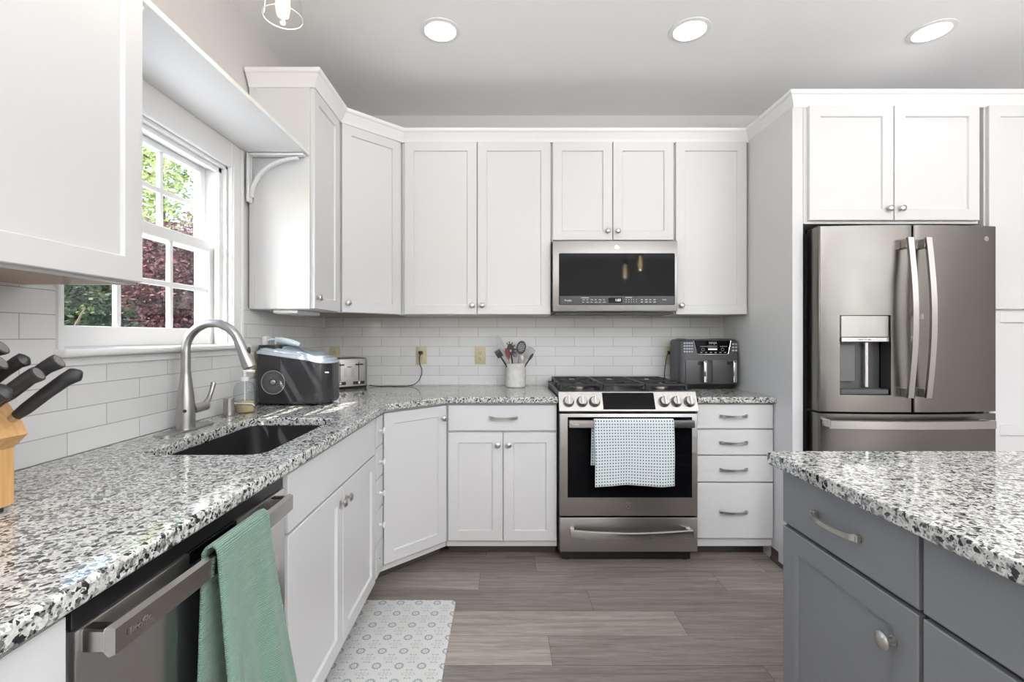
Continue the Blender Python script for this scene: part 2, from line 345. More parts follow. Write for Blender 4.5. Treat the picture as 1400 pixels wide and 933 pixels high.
# ------------------------------------------------------------------ setting
XW, YB, ZC = -1.225, 3.26, 2.765
XR, YR = 4.3, -3.6
MB().box(-1.4, XR+.15, YR-.15, YB+.15, -.1, 0).build('floor', M_FLOOR)['kind'] = 'structure'
MB().box(-1.4, XR+.15, YR-.15, YB+.15, ZC, ZC+.1).build('ceiling', M_CEIL)['kind'] = 'structure'
WY0, WY1, WZ0, WZ1 = 1.3075, 2.112, 1.215, 2.0
b = MB()
b.box(XW-.14, XW, YR, WY0, 0, ZC); b.box(XW-.14, XW, WY1, YB, 0, ZC); b.box(XW-.14, XW, WY0, WY1, 0, WZ0); b.box(XW-.14, XW, WY0, WY1, WZ1, ZC)
b.build('wall_left', M_WALL)['kind'] = 'structure'
MB().box(-1.365, XR+.15, YB, YB+.12, 0, ZC).build('wall_back', M_WALL)['kind'] = 'structure'
b = MB()
b.box(XR, XR+.12, YR, -3.25, 0, ZC); b.box(XR, XR+.12, -1.95, YB, 0, ZC); b.box(XR, XR+.12, -3.25, -1.95, 0, .25); b.box(XR, XR+.12, -3.25, -1.95, 2.45, ZC)
b.build('wall_right', M_WALL)['kind'] = 'structure'
MB().box(-1.365, XR+.12, YR-.12, YR, 0, ZC).build('wall_rear', M_WALL)['kind'] = 'structure'

# backsplash tile
b = MB(); b.box(XW, XW+.008, .05, 1.295, .914, 1.385); b.box(XW, XW+.008, 1.295, 2.206, .914, 1.197); b.box(XW, XW+.008, 2.206, YB, .914, 1.385)
tag(b.build('backsplash', M_TILEL), 'white subway tile on the window wall above the sink counter', 'backsplash', kind='structure')
b = MB(); b.box(XW+.008, 1.515, YB-.008, YB, .88, 1.40)
tag(b.build('backsplash', M_TILEB), 'white subway tile behind the range and crock', 'backsplash', kind='structure')

# window
w = thing('window_1', 'white double hung window with grilles above the sink', 'window', (XW, (WY0+WY1)/2, WZ0), kind='structure')
b = MB(); b.box(XW, XW+.02, WY1, 2.206, 1.197, 2.11, .003); b.box(XW, XW+.02, 1.292, WY0, 1.197, 2.11, .003); b.box(XW, XW+.02, WY0, WY1, WZ1, 2.11, .003)
b.box(XW+.02, XW+.026, 2.18, 2.2, 1.215, 2.105, .002); b.box(XW+.02, XW+.026, WY1+.005, WY1+.022, 1.215, 2.02, .002)
b.build('casing', M_TRIM, w)
b = MB(); b.box(XW-.05, XW+.045, 1.285, 2.235, 1.192, 1.214, .009, 3); b.box(XW, XW+.015, 1.292, 2.21, 1.165, 1.192, .003)
b.build('sill', M_TRIM, w)
b = MB(); J = .012
b.box(XW-.14, XW, WY0, WY0+J, WZ0, WZ1); b.box(XW-.14, XW, WY1-J, WY1, WZ0, WZ1); b.box(XW-.14, XW, WY0, WY1, WZ1-J, WZ1); b.box(XW-.14, XW-.05, WY0, WY1, WZ0-.02, WZ0+.003)
b.box(XW-.04, XW-.02, WY1-.03, WY1-J, WZ0, WZ1-J); b.box(XW-.04, XW-.02, WY0+J, WY1-J, WZ1-.03, WZ1-J)
b.build('jamb', M_TRIM, w)
def sash(name, xc, z0, z1, zb, zt, label):
    b = MB(); y0, y1 = WY0+.013, WY1-.013; t = .016
    b.box(xc-t, xc+t, y0, y0+.024, z0, z1, .002); b.box(xc-t, xc+t, y1-.034, y1, z0, z1, .002)
    b.box(xc-t, xc+t, y0+.024, y1-.034, z0, zb, .002); b.box(xc-t, xc+t, y0+.024, y1-.034, zt, z1, .002)
    for ym in (1.590, 1.842): b.box(xc-.008, xc+.008, ym-.010, ym+.010, zb, zt, .002)
    b.box(xc-.0075, xc+.0075, y0+.024, y1-.034, (zb+zt)/2-.010, (zb+zt)/2+.010, .002)
    s = b.build(name, M_TRIM, w); s['label'] = label
    MB().box(xc-.002, xc+.002, y0+.02, y1-.03, zb-.005, zt+.005).build('glass', M_GLASS, s)
sash('lower_sash', XW-.068, 1.218, 1.662, 1.282, 1.618, 'lower white window sash with six panes')
sash('upper_sash', XW-.106, 1.618, 1.987, 1.664, 1.962, 'upper white window sash with six panes')

# crown moulding
def sweep(path, prof):
    loops = []
    for i, p in enumerate(path):
        p = Vector(p)
        d0 = (p-Vector(path[i-1])).normalized() if i else None
        d1 = (Vector(path[i+1])-p).normalized() if i < len(path)-1 else None
        n0 = Vector((d0.y, -d0.x)) if d0 else None; n1 = Vector((d1.y, -d1.x)) if d1 else None
        if n0 and n1: mtr = (n0+n1)/(1+n0.dot(n1))
        else: mtr = n0 or n1
        loops.append([(p.x+mtr.x*o, p.y+mtr.y*o, z) for o, z in prof])
    return loops
CP = [(-.012, 2.44), (.006, 2.44), (.010, 2.452), (.016, 2.462), (.034, 2.492), (.040, 2.496), (.044, 2.503), (.044, 2.515), (-.012, 2.515)]
path = [(-1.215, 2.275), (-.905, 2.275), (-.905, 2.645), (-.62, 2.925), (1.515, 2.925), (1.515, 2.474), (2.97, 2.474)]
b = MB(); b.loft(sweep(path, CP)); o = b.build('trim_1', M_TRIM, ang=25)
tag(o, 'white crown moulding running along the tops of the wall cabinets', 'crown moulding', kind='structure')
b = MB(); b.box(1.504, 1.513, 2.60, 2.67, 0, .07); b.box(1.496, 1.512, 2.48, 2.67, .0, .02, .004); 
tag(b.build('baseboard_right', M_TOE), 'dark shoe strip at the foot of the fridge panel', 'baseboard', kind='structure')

# ------------------------------------------------------------------ cabinet makers
FB = Frame((0, 2.66), (1, 0), (0, -1)); FL = Frame((-.615, 0), (0, 1), (1, 0)); D = math.sqrt(.5)
FD = Frame((-.595-.02*D, 2.355+.02*D), (D, D), (D, -D))
FBU = Frame((0, 2.93), (1, 0), (0, -1)); FLU = Frame((-.925, 0), (0, 1), (1, 0)); FDU = Frame((-.905-.02*D, 2.645+.02*D), (D, D), (D, -D))
FF = Frame((0, 2.474), (1, 0), (0, -1)); FI = Frame((.82, 0), (0, 1), (-1, 0))
def front(F, a0, a1, z0, z1, name, m, parent, panel=True, t=.02, w=.056, g=.0015):
    a0 += g; a1 -= g; z0 += g; z1 -= g; c = .002
    def ring(i, n): return [(a0+i, n, z0+i), (a1-i, n, z0+i), (a1-i, n, z1-i), (a0+i, n, z1-i)]
    L = [ring(0, .0005), ring(0, t-c), ring(c, t)]
    if panel: L += [ring(w, t), ring(w+.004, t-.009)]
    return MB(F).loft(L).build(name, m, parent, 20)
def knob(F, a, z, parent, m=None, t=.02, s=1, label=None):
    ax = F.n
    o = MB(F).lathe([(.0085*s, 0), (.0085*s, .002), (.0055*s, .004), (.0050*s, .013*s), (.009*s, .016*s), (.0155*s, .0185*s), (.016*s, .022*s), (.013*s, .0255*s), (.006*s, .0275*s), (0, .028*s)], (a, t, z), ax, 20).build('knob', m or M_NICKEL, parent)
    if label: o['label'] = label
    return o
def pull(F, a, z, ln, parent, t=.02):
    L = []; n = 14
    for i in range(n+1):
        q = i/n; aa = a+(q-.5)*ln; out = t+.003+.024*max(0, math.sin(PI*q))**.55; h = .0075 - .0022*math.sin(PI*q)
        L.append([(aa, out, z-h), (aa, out+.0055, z-h), (aa, out+.0055, z+h), (aa, out, z+h)])
    b = MB(F).loft(L)
    for sgn in (-1, 1): b.box(*sorted((a+sgn*(ln/2+.003), a+sgn*(ln/2-.012))), t, t+.012, z-.0085, z+.0085, .0015)
    return b.build('pull_handle', M_NICKEL, parent, 30)
def carcass(parent, F, a0, a1, d, z0=.075, z1=.878, m=None, hollow=False):
    b = MB(F)
    if hollow:
        b.box(a0, a1, -d, 0, z0, z0+.018); b.box(a0, a0+.018, -d, 0, z0+.018, z1); b.box(a1-.018, a1, -d, 0, z0+.018, z1)
        b.box(a0+.018, a1-.018, -.02, 0, z1-.04, z1); b.box(a0+.018, a1-.018, -.02, 0, .69, .73); b.box((a0+a1)/2-.02, (a0+a1)/2+.02, -.02, 0, z0+.018, .69); b.box(a0+.018, a1-.018, -d, -d+.01, z0+.018, .6)
    else: b.box(a0, a1, -d, 0, z0, z1, .001)
    return b.build('carcass', m or M_WHITE, parent)
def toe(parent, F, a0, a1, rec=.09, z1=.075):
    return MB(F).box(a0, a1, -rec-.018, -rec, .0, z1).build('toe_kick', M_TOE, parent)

# --- base cabinets, back run
c = thing('base_cabinet', 'white base cabinet with one drawer over two doors, beside the range', 'cabinet', FB((0, 0, 0)))
carcass(c, FB, -.318, .300, .595); toe(c, FB, -.318, .300)
d = front(FB, -.308, .297, .724, .868, 'drawer', M_WHITE, c, False); pull(FB, 0, .797, .155, d)
for a0, a1, k in ((-.308, -.0015, -.030), (-.0005, .297, .030)):
    d = front(FB, a0, a1, .111, .716, 'door', M_WHITE, c); knob(FB, k, .648, d)
c = thing('drawer_cabinet', 'white base cabinet with four drawers under the air fryer', 'cabinet', FB((1.29, 0, 0)))
carcass(c, FB, 1.072, 1.503, .595); toe(c, FB, 1.072, 1.503)
for z0, z1, zp in ((.736, .872, .807), (.590, .731, .660), (.440, .585, .510), (.125, .435, .275)):
    d = front(FB, 1.076, 1.500, z0, z1, 'drawer', M_WHITE, c, False); pull(FB, 1.279, zp, .150, d)
# --- corner base
c = thing('corner_cabinet', 'white angled corner base cabinet with a single tall door', 'cabinet', (-.8, 2.85, 0))
e0, e1 = FD((0, 0, 0)), FD((.403, 0, 0))
poly = [(-1.216, 2.362), (e0.x-.003, e0.y), (e1.x, e1.y+.003), (-.3205, 2.665), (-.3205, 3.25), (-1.216, 3.25)]
MB().prism(poly, lambda p, z: (p[0], p[1], z), .075, .878).build('carcass', M_WHITE, c)
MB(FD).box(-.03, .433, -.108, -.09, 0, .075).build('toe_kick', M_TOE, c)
d = front(FD, .004, .399, .111, .868, 'door', M_WHITE, c); knob(FD, .372, .80, d)
# --- left run
c = thing('sink_cabinet', 'white sink base cabinet with two doors and a plain false drawer front', 'cabinet', FL((1.76, -.3, 0)))
carcass(c, FL, 1.304, 2.222, .598, hollow=True); toe(c, FL, 1.304, 2.222)
front(FL, 1.315, 2.214, .702, .868, 'false_drawer_front', M_WHITE, c, False)
for a0, a1, k in ((1.315, 1.764, 1.735), (1.766, 2.214, 1.797)):
    d = front(FL, a0, a1, .100, .697, 'door', M_WHITE, c); knob(FL, k, .642, d)
c = thing('narrow_drawer_cabinet', 'slim white stack of small drawers with white knobs beside the corner cabinet', 'cabinet', FL((2.29, -.3, 0)))
carcass(c, FL, 2.2235, 2.3605, .598); toe(c, FL, 2.2235, 2.3605)
zs = [.868, .722, .570, .420, .262, .105]
for k in range(5):
    d = front(FL, 2.232, 2.350, zs[k+1]+.002, zs[k]-.002, 'drawer', M_WHITE, c, False)
    if k < 4: knob(FL, 2.291, (zs[k]+zs[k+1])/2, d, M_WHITEPL, label='white knob')
    else: MB(FL).cyl((2.291, .02, .18), (2.291, .021, .18), .004, seg=12).build('screw_hole', M_DARKGAP, d)
c = thing('end_cabinet', 'white base cabinet at the knife block end of the counter before the dishwasher', 'cabinet', FL((.3, -.3, 0)))
carcass(c, FL, .05, .655, .598); toe(c, FL, .05, .655)
d = front(FL, .06, .650, .724, .868, 'drawer', M_WHITE, c, False); pull(FL, .355, .797, .15, d)
for a0, a1, k in ((.06, .354, .325), (.356, .650, .385)): d = front(FL, a0, a1, .111, .718, 'door', M_WHITE, c); knob(FL, k, .64, d)

# --- wall cabinets
Z0, Z1 = 1.383, 2.445
def underlit(parent, F, a0, a1, d):   # raw wood bottom, set up inside the white frame
    return MB(F).box(a0+.012, a1-.012, -d+.012, -.016, Z0-.0045, Z0-.002).build('wood_bottom', M_MAPLE, parent)
c = thing('wall_cabinet', 'white wall cabinet hanging over the knife block, before the window', 'cabinet', (-1.07, .87, Z0))
b = MB(FLU); b.box(.55, 1.198, -.290, 0, Z0+.012, 2.46, .001)
for q in ((.55, 1.198, -.018, 0), (.55, 1.198, -.290, -.278), (.55, .566, -.278, -.018), (1.182, 1.198, -.278, -.018)): b.box(*q, Z0-.004, Z0+.012, .001)
b.build('carcass', M_WHITE, c)
MB(FLU).box(.5665, 1.1815, -.2775, -.0185, Z0-.003, Z0+.011).build('wood_bottom', M_MAPLE, c)
d = front(FLU, .56, 1.196, Z0, Z1, 'door', M_WHITE, c); knob(FLU, .60, Z0+.06, d)
c = thing('wall_cabinet', 'narrow white wall cabinet beside the window with its side toward the sink', 'cabinet', (-1.07, 2.46, Z0))
b = MB(FLU); b.box(2.275, 2.630, -.291, 0, Z0, 2.455, .001); b.box(2.271, 2.275, -.288, -.262, Z0, 2.44); b.box(2.271, 2.275, -.03, 0, Z0, 2.44); b.build('carcass', M_WHITE, c)
d = front(FLU, 2.281, 2.627, Z0, Z1, 'door', M_WHITE, c); knob(FLU, 2.312, Z0+.055, d)
MB().box(-1.2135, -.93, 2.28, 2.62, Z0-.003, Z0-.0005).build('wood_bottom', M_WHITE, c)
c = thing('corner_wall_cabinet', 'white angled corner wall cabinet with one door above the toaster', 'cabinet', (-.95, 2.95, Z0))
e0, e1 = FDU((0, 0, 0)), FDU((.40, 0, 0))
poly = [(-1.216, 2.634), (-.9285, 2.634), (e0.x, e0.y), (e1.x, e1.y), (-.624, 2.945), (-.624, 3.25), (-1.216, 3.25)]
MB().prism(poly, lambda p, z: (p[0], p[1], z), Z0, 2.455).build('carcass', M_WHITE, c)
d = front(FDU, .008, .392, Z0, Z1, 'door', M_WHITE, c); knob(FDU, .040, Z0+.055, d)
MB().prism([(-1.19, 2.66), (-.95, 2.66), (-.66, 2.95), (-.66, 3.23), (-1.19, 3.23)], lambda p, z: (p[0], p[1], z), Z0-.003, Z0-.0005).build('wood_bottom', M_MAPLE, c)
c = thing('wall_cabinet', 'wide white wall cabinet with two tall doors above the crock', 'cabinet', (-.16, 3.09, Z0))
carcass(c, FBU, -.622, .295, .318, Z0, 2.455)
for a0, a1, k in ((-.606, -.161, -.190), (-.159, .290, -.130)): d = front(FBU, a0, a1, Z0, Z1, 'door', M_WHITE, c); knob(FBU, k, Z0+.055, d)
c = thing('wall_cabinet', 'short white wall cabinet with two doors above the microwave', 'cabinet', (.67, 3.09, 1.83))
carcass(c, FBU, .2965, 1.050, .318, 1.832, 2.455)
for a0, a1, k in ((.302, .670, .638), (.672, 1.045, .700)): d = front(FBU, a0, a1, 1.838, Z1, 'door', M_WHITE, c); knob(FBU, k, 1.893, d)
c = thing('wall_cabinet', 'white wall cabinet with one tall door above the air fryer', 'cabinet', (1.28, 3.09, Z0))
carcass(c, FBU, 1.0515, 1.503, .318, Z0, 2.455)
d = front(FBU, 1.056, 1.492, Z0, Z1, 'door', M_WHITE, c); knob(FBU, 1.088, Z0+.055, d)
c = thing('fridge_top_cabinet', 'white cabinet with two square doors above the refrigerator and a tall side panel', 'cabinet', (2.02, 2.8, 1.835))
carcass(c, FF, 1.562, 2.470, .78, 1.835, 2.455)
MB().box(1.505, 1.560, 2.474, 3.255, 0, 2.45, .001).build('side_panel', M_WHITE, c)
for a0, a1, k in ((1.580, 2.017, 1.988), (2.019, 2.462, 2.050)): d = front(FF, a0, a1, 1.848, Z1, 'door', M_WHITE, c); knob(FF, k, 1.908, d)
c = thing('pantry_cabinet', 'tall white pantry cabinet beside the refrigerator', 'cabinet', (2.72, 2.8, 0))
carcass(c, FF, 2.500, 2.96, .78, .075, 2.455); toe(c, FF, 2.500, 2.96)
front(FF, 2.508, 2.95, 1.388, Z1, 'door', M_WHITE, c)
b = MB(FF); A0, A1 = 2.510, 2.948
b.box(A0, A0+.056, 0, .02, .112, 1.377, .001); b.box(A1-.056, A1, 0, .02, .112, 1.377, .001)
for z0, z1 in ((.112, .168), (.737, .797), (1.321, 1.377)): b.box(A0+.056, A1-.056, 0, .02, z0, z1, .001)
b.box(A0+.05, A1-.05, 0, .010, .16, 1.33); b.build('door', M_WHITE, c)

# shelf over window and its brackets
o = tag(MB().box(XW+.021, -.925, 1.2, 2.27, 2.112, 2.132, .002).build('window_shelf', M_TRIM, origin=(-1.07, 1.73, 2.112)), 'long white shelf board spanning above the window between the wall cabinets', 'shelf')
def bracket(y0, label):
    c = thing('shelf_bracket', label, 'bracket', (XW+.03, y0, 1.88), 'shelf brackets')
    x = XW+.024
    MB().box(x, x+.012, y0-.02, y0+.02, 1.88, 2.11, .003).build('wall_leg', M_TRIM, c)
    MB().box(x+.012, -.935, y0-.016, y0+.016, 2.098, 2.11, .003).build('shelf_leg', M_TRIM, c)
    L = []
    for i in range(15):
        a = PI/2*i/14; px, pz = x+.012+.225*(1-math.cos(a)), 1.905+.188*math.sin(a)
        nx, nz = math.cos(a), -math.sin(a); px += 0
        L.append([(px, y0-.009, pz), (px+.011*nx, y0-.009, pz+.011*nz), (px+.011*nx, y0+.009, pz+.011*nz), (px, y0+.009, pz)])
    MB().loft(L).build('curved_brace', M_TRIM, c)
bracket(2.237, 'white curved shelf bracket at the narrow wall cabinet end of the shelf')
bracket(1.225, 'white curved shelf bracket tucked behind the knife block wall cabinet')

# ------------------------------------------------------------------ worktops
def slab(name, outer, label, hole=None, z0=.880, z1=.914, origin=None):
    bm = bmesh.new(); loops = [outer]+([hole] if hole else [])
    es = []
    for L in loops:
        vs = [bm.verts.new((x, y, z1)) for x, y in L]; es += [bm.edges.new((vs[i], vs[(i+1) % len(vs)])) for i in range(len(vs))]
    bmesh.ops.triangle_fill(bm, use_beauty=True, use_dissolve=False, edges=es)
    r = bmesh.ops.extrude_face_region(bm, geom=list(bm.faces))
    for v in r['geom']:
        if isinstance(v, bmesh.types.BMVert): v.co.z = z0
    m = MB(); m.bm.free(); m.bm = bm
    o = m.build(name, M_GRANITE, ang=35, origin=origin); bevel(o, .007, 3); return tag(o, label, 'countertop')
outer = [(-1.216, .05), (-.575, .05), (-.575, 2.3467), (-.3067, 2.615), (.302, 2.615), (.302, 3.251), (-1.216, 3.251)]
SX0, SX1, SY0, SY1 = -1.035, -.685, 1.352, 1.955
slab('countertop', outer, 'speckled grey granite worktop wrapping the corner around the sink', rrect(SX0, SX1, SY0, SY1, [.05, .07, .04, .03]), origin=(-.9, 1.8, .88))
slab('countertop', [(1.071, 2.615), (1.535-.03, 2.615), (1.503, 3.251), (1.071, 3.251)], 'short piece of speckled granite worktop under the air fryer', origin=(1.29, 2.9, .88))
slab('countertop', [(.766, .06), (2.02, .06), (2.02, 1.393), (.781, 1.393), (.770, 1.388), (.766, 1.378)], 'speckled granite slab on the grey island', origin=(1.4, .7, .88))

# sink
c = thing('sink', 'black undermount sink basin set into the granite below the faucet', 'sink', ((SX0+SX1)/2, (SY0+SY1)/2, .66))
def ring2(i, z, r): return [(x, y, z) for x, y in rrect(SX0-.004+i, SX1+.004-i, SY0-.004+i, SY1+.004-i, [max(.01, q) for q in r], 6)]
R = [.05, .07, .05, .05]
MB().loft([ring2(-.015, .8795, R), ring2(-.015, .872, R), ring2(-.010, .70, R), ring2(0, .665, R), ring2(.02, .66, R)][::-1] + [ring2(0, .8795, R), ring2(.004, .72, R), ring2(.012, .69, R), ring2(.035, .678, R), ring2(.12, .674, R)]).build('bowl', M_SINK, c)
MB().lathe([(.045, .6745), (.045, .677), (.04, .679), (.03, .6765), (0, .6765)], (-.86, 1.65, 0)).build('drain', M_NICKEL, c)

# faucet
fx, fy = -1.14, 1.707
c = thing('faucet', 'brushed steel gooseneck pull-down faucet behind the sink', 'faucet', (fx, fy, .914))
pl = rrect(fx-.032, fx+.032, fy-.135, fy+.135, .030, 8)
o = MB().loft([[(x, y, .9145) for x, y in pl], [(x, y, .918) for x, y in pl], [(fx+(x-fx)*.93, fy+(y-fy)*.98, .9205) for x, y in pl]]).build('base_plate', M_FAUCET, c)
MB().lathe([(.030, .9205), (.030, .93), (.029, .99), (.0265, 1.03), (.021, 1.075), (.0165, 1.115), (.0165, 1.119)], (fx, fy, 0)).build('body', M_FAUCET, c)
pts = [(fx, fy, 1.119), (fx, fy, 1.17), (fx, fy, 1.205)]
R0 = .094; cz = 1.203
for i in range(1, 20):
    a = PI-(PI*.90)*i/19; pts.append((fx+R0+R0*math.cos(a), fy+.012*i/19, cz+R0*math.sin(a)))
MB().tube(pts, .0155, 16).build('neck', M_FAUCET, c)
e = Vector(pts[-1]); dr = (e-Vector(pts[-2])).normalized()
h = MB().tube([e, e+dr*.008, e+dr*.03, e+dr*.085, e+dr*.102, e+dr*.105], [.0165, .0172, .018, .0235, .0235, .018], 18).build('spray_head', M_FAUCET, c)
bt = e+dr*.04+Vector((.0215, 0, .002)); MB().ball(tuple(bt), (.005, .007, .015)).build('spray_button', M_BLKPLASTIC, h)
MB().tube([(fx+.010, fy+.022, .985), (fx+.018, fy+.090, .988)], [.018, .0165], 16).build('handle_hub', M_FAUCET, c)
MB().tube([(fx+.016, fy+.075, .992), (fx+.020, fy+.100, 1.010), (fx+.022, fy+.114, 1.038), (fx+.022, fy+.128, 1.070)], [.010, .009, .008, .010], 12).build('handle_lever', M_FAUCET, c)
MB().lathe([(.006, 0), (.006, .002), (0, .002)], (fx+.014, fy-.0255, .985), (.5, -.85, 0), 14).build('sensor', M_BLKPLASTIC, c)
# fixed soap pump
c = thing('soap_dispenser', 'short brushed steel soap pump fixed in the granite beside the faucet', 'soap dispenser', (-1.145, 1.985, .914))
MB().lathe([(.026, .9145), (.026, .919), (.018, .922), (.0175, .931), (.0205, .932), (.0205, .99), (.018, .993), (0, .993)], (-1.145, 1.985, 0)).build('body', M_FAUCET, c)
MB().tube([(-1.135, 1.988, .968), (-1.10, 2.0, .966), (-1.062, 2.012, .963), (-1.055, 2.014, .955)], [.006, .006, .005, .005], 12).build('nozzle', M_FAUCET, c)
# soap bottle
bx, by = -1.142, 2.10
c = thing('soap_bottle', 'clear round pump bottle of amber hand soap behind the steel soap pump', 'bottle', (bx, by, .914))
prof = [(.036, .9145), (.040, .920), (.041, .95), (.043, .972), (.045, 1.0), (.042, 1.025), (.032, 1.042), (.016, 1.05), (.014, 1.06)]
MB().lathe(prof, (bx, by, 0), cap=False).build('shell', M_CLEARPL, c)
MB().lathe([(.0, .917), (.034, .917), (.0375, .922), (.0385, .95), (.040, .967), (0, .967)], (bx, by, 0)).build('liquid', M_SOAP, c)
MB().lathe([(.017, 1.052), (.017, 1.070), (.006, 1.072), (.006, 1.09), (.012, 1.091), (.012, 1.10), (0, 1.101)], (bx, by, 0)).box(bx-.004, bx+.045, by-.006, by+.006, 1.091, 1.101, .002).cyl((bx, by, .93), (bx, by, 1.06), .003, seg=8).build('pump', M_WHITEPL, c)

# ------------------------------------------------------------------ outlets on the tile
def outlet(p, F, label, m=M_IVORY):
    c = thing('outlet', label, 'outlet', F((p[0], 0, p[1])), 'wall outlets')
    a, z = p
    pl = MB(F).box(a-.037, a+.037, 0, .006, z-.06, z+.06, .002, 2).build('cover_plate', m, c)
    for s in (-1, 1):
        r = MB(F).box(a-.017, a+.017, .006, .0085, z+s*.02-.0155, z+s*.02+.0155, .003, 2).build('receptacle', m, c)
        b = MB(F)
        for q in (-.006, .006): b.box(a+q-.001, a+q+.001, .0085, .009, z+s*.02-.002, z+s*.02+.008)
        b.cyl((a, .0085, z+s*.02-.009), (a, .009, z+s*.02-.009), .0025, seg=10); b.build('slots', M_DARKGAP, r)
    return c
FBT = Frame((0, YB-.008), (1, 0), (0, -1)); FLT = Frame((XW+.008, 0), (0, 1), (1, 0))
outlet((-.560, 1.118), FBT, 'ivory wall outlet with the black toaster cord plugged in')
outlet((-.158, 1.118), FBT, 'empty ivory wall outlet beside the utensil crock')
outlet((-1.150, 1.125), FBT, 'ivory wall outlet in the corner behind the toaster')
outlet((1.143, 1.118), FBT, 'ivory wall outlet half hidden behind the air fryer')
outlet((2.345, 1.118), FLT, 'ivory wall outlet between the window and the ice maker')
c = thing('night_light', 'small white plug-in light on the tile above the ice maker', 'plug-in light', (XW+.008, 2.41, 1.19))
MB(FLT).box(2.388, 2.434, 0, .03, 1.175, 1.252, .01, 3).build('housing', M_WHITEPL, c)
MB(FLT).box(2.395, 2.427, .03, .034, 1.20, 1.245, .0015).build('lens', M_TRIM, c)

# ------------------------------------------------------------------ ice maker
c = thing('ice_maker', 'glossy charcoal countertop ice maker with a smoky clear lid', 'ice maker', (-1.02, 2.40, .914))
fp = rrect(-1.198, -.845, 2.285, 2.525, [.09, .09, .035, .035], 10)
def hz(x):
    t = min(1, max(0, (x+1.06)/.20)); t = t*t*(3-2*t); return 1.165-.048*t
def inset(k, f): return [(-1.02+(x+1.02)*k, 2.405+(y-2.405)*k, f(x)) for x, y in fp]
MB().loft([inset(.97, lambda x: .925), inset(1, lambda x: .935)]+[inset(1, lambda x, q=q: .935+(hz(x)-.935)*q) for q in (.25, .5, .75, 1)]).build('body', M_ICEBODY, c, 25)
b = MB()
for x in (-1.15, -.90):
    for y in (2.33, 2.48): b.cyl((x, y, .9145), (x, y, .926), .015, seg=12)
b.build('feet', M_BLKPLASTIC, c)
MB().loft([inset(1.012, lambda x: hz(x)+.0005), inset(1.018, lambda x: hz(x)+.006), inset(1.012, lambda x: hz(x)+.013), inset(.96, lambda x: hz(x)+.016)]).build('rim', mat('pale rim', (.50, .55, .60), .2), c, 25)
MB().loft([inset(.955, lambda x: hz(x)+.0165), inset(.93, lambda x: hz(x)+.026), inset(.80, lambda x: hz(x)+.034), inset(.3, lambda x: hz(x)+.037)]).build('lid', M_LIDBLUE, c, 25)
MB().prism(rrect(-1.195, -1.085, 2.30, 2.51, .03), lambda p, z: (p[0], p[1], z), 1.182, 1.207).build('hinge_cover', M_ICEBODY, c)
gx, gz, gr, yy = -1.106, 1.028, .056, 2.2835
b = MB(); b.tube([(gx+gr*math.cos(2*PI*k/40), yy, gz+gr*math.sin(2*PI*k/40)) for k in range(40)], .0017, 6, wrap=True)
for k in range(40):
    a = 2*PI*k/40; r0 = .016 if k % 2 else .024
    b.tube([(gx+r0*math.cos(a), yy, gz+r0*math.sin(a)), (gx+gr*math.cos(a), yy, gz+gr*math.sin(a))], .0008, 5)
g = b.build('fan_grille', mat('dim grey wire', (.30, .30, .30), .4), c)
MB().lathe([(.012, 0), (.012, .003), (.008, .005), (0, .005)], (gx, 2.285, gz), (0, -1, 0), 18).build('hub', M_NICKEL, g)
MB().box(-.868, -.850, 2.315, 2.318, 1.071, 1.076, .001).build('badge', M_WHITEPL, c).rotation_euler = (0, 0, 0)
c = thing('ice_scoop', 'pale blue plastic scoop lying on top of the ice maker lid', 'scoop', (-1.04, 2.37, 1.2))
L = []
for i in range(9):
    q = i/8; x = -1.118+.098*q; wd_ = .026+.008*math.sin(q*PI*.8); hh = .030*(1-.55*q**2); zb = 1.2125-.012*q
    o_ = [(x, 2.36+wd_*math.cos(PI*k/8), zb+hh*(1-math.sin(PI*k/8))) for k in range(9)]
    i_ = [(x, 2.36+(wd_-.003)*math.cos(PI*k/8), zb+.003+hh*(1-math.sin(PI*k/8))) for k in range(8, -1, -1)]
    L.append(o_+i_)
M_SCOOP = mat('ice blue plastic', (.70, .80, .84), .3)
MB().loft(L).build('cup', M_SCOOP, c)
MB().prism([(2.334, 1.2125), (2.386, 1.2125), (2.386, 1.245), (2.334, 1.245)], lambda p, x: (x, p[0], p[1]), -1.121, -1.1175).build('back', M_SCOOP, c)
MB().tube([(-1.119, 2.36, 1.232), (-1.15, 2.362, 1.234), (-1.168, 2.362, 1.228)], [.006, .007, .005], 10).build('handle', M_SCOOP, c)

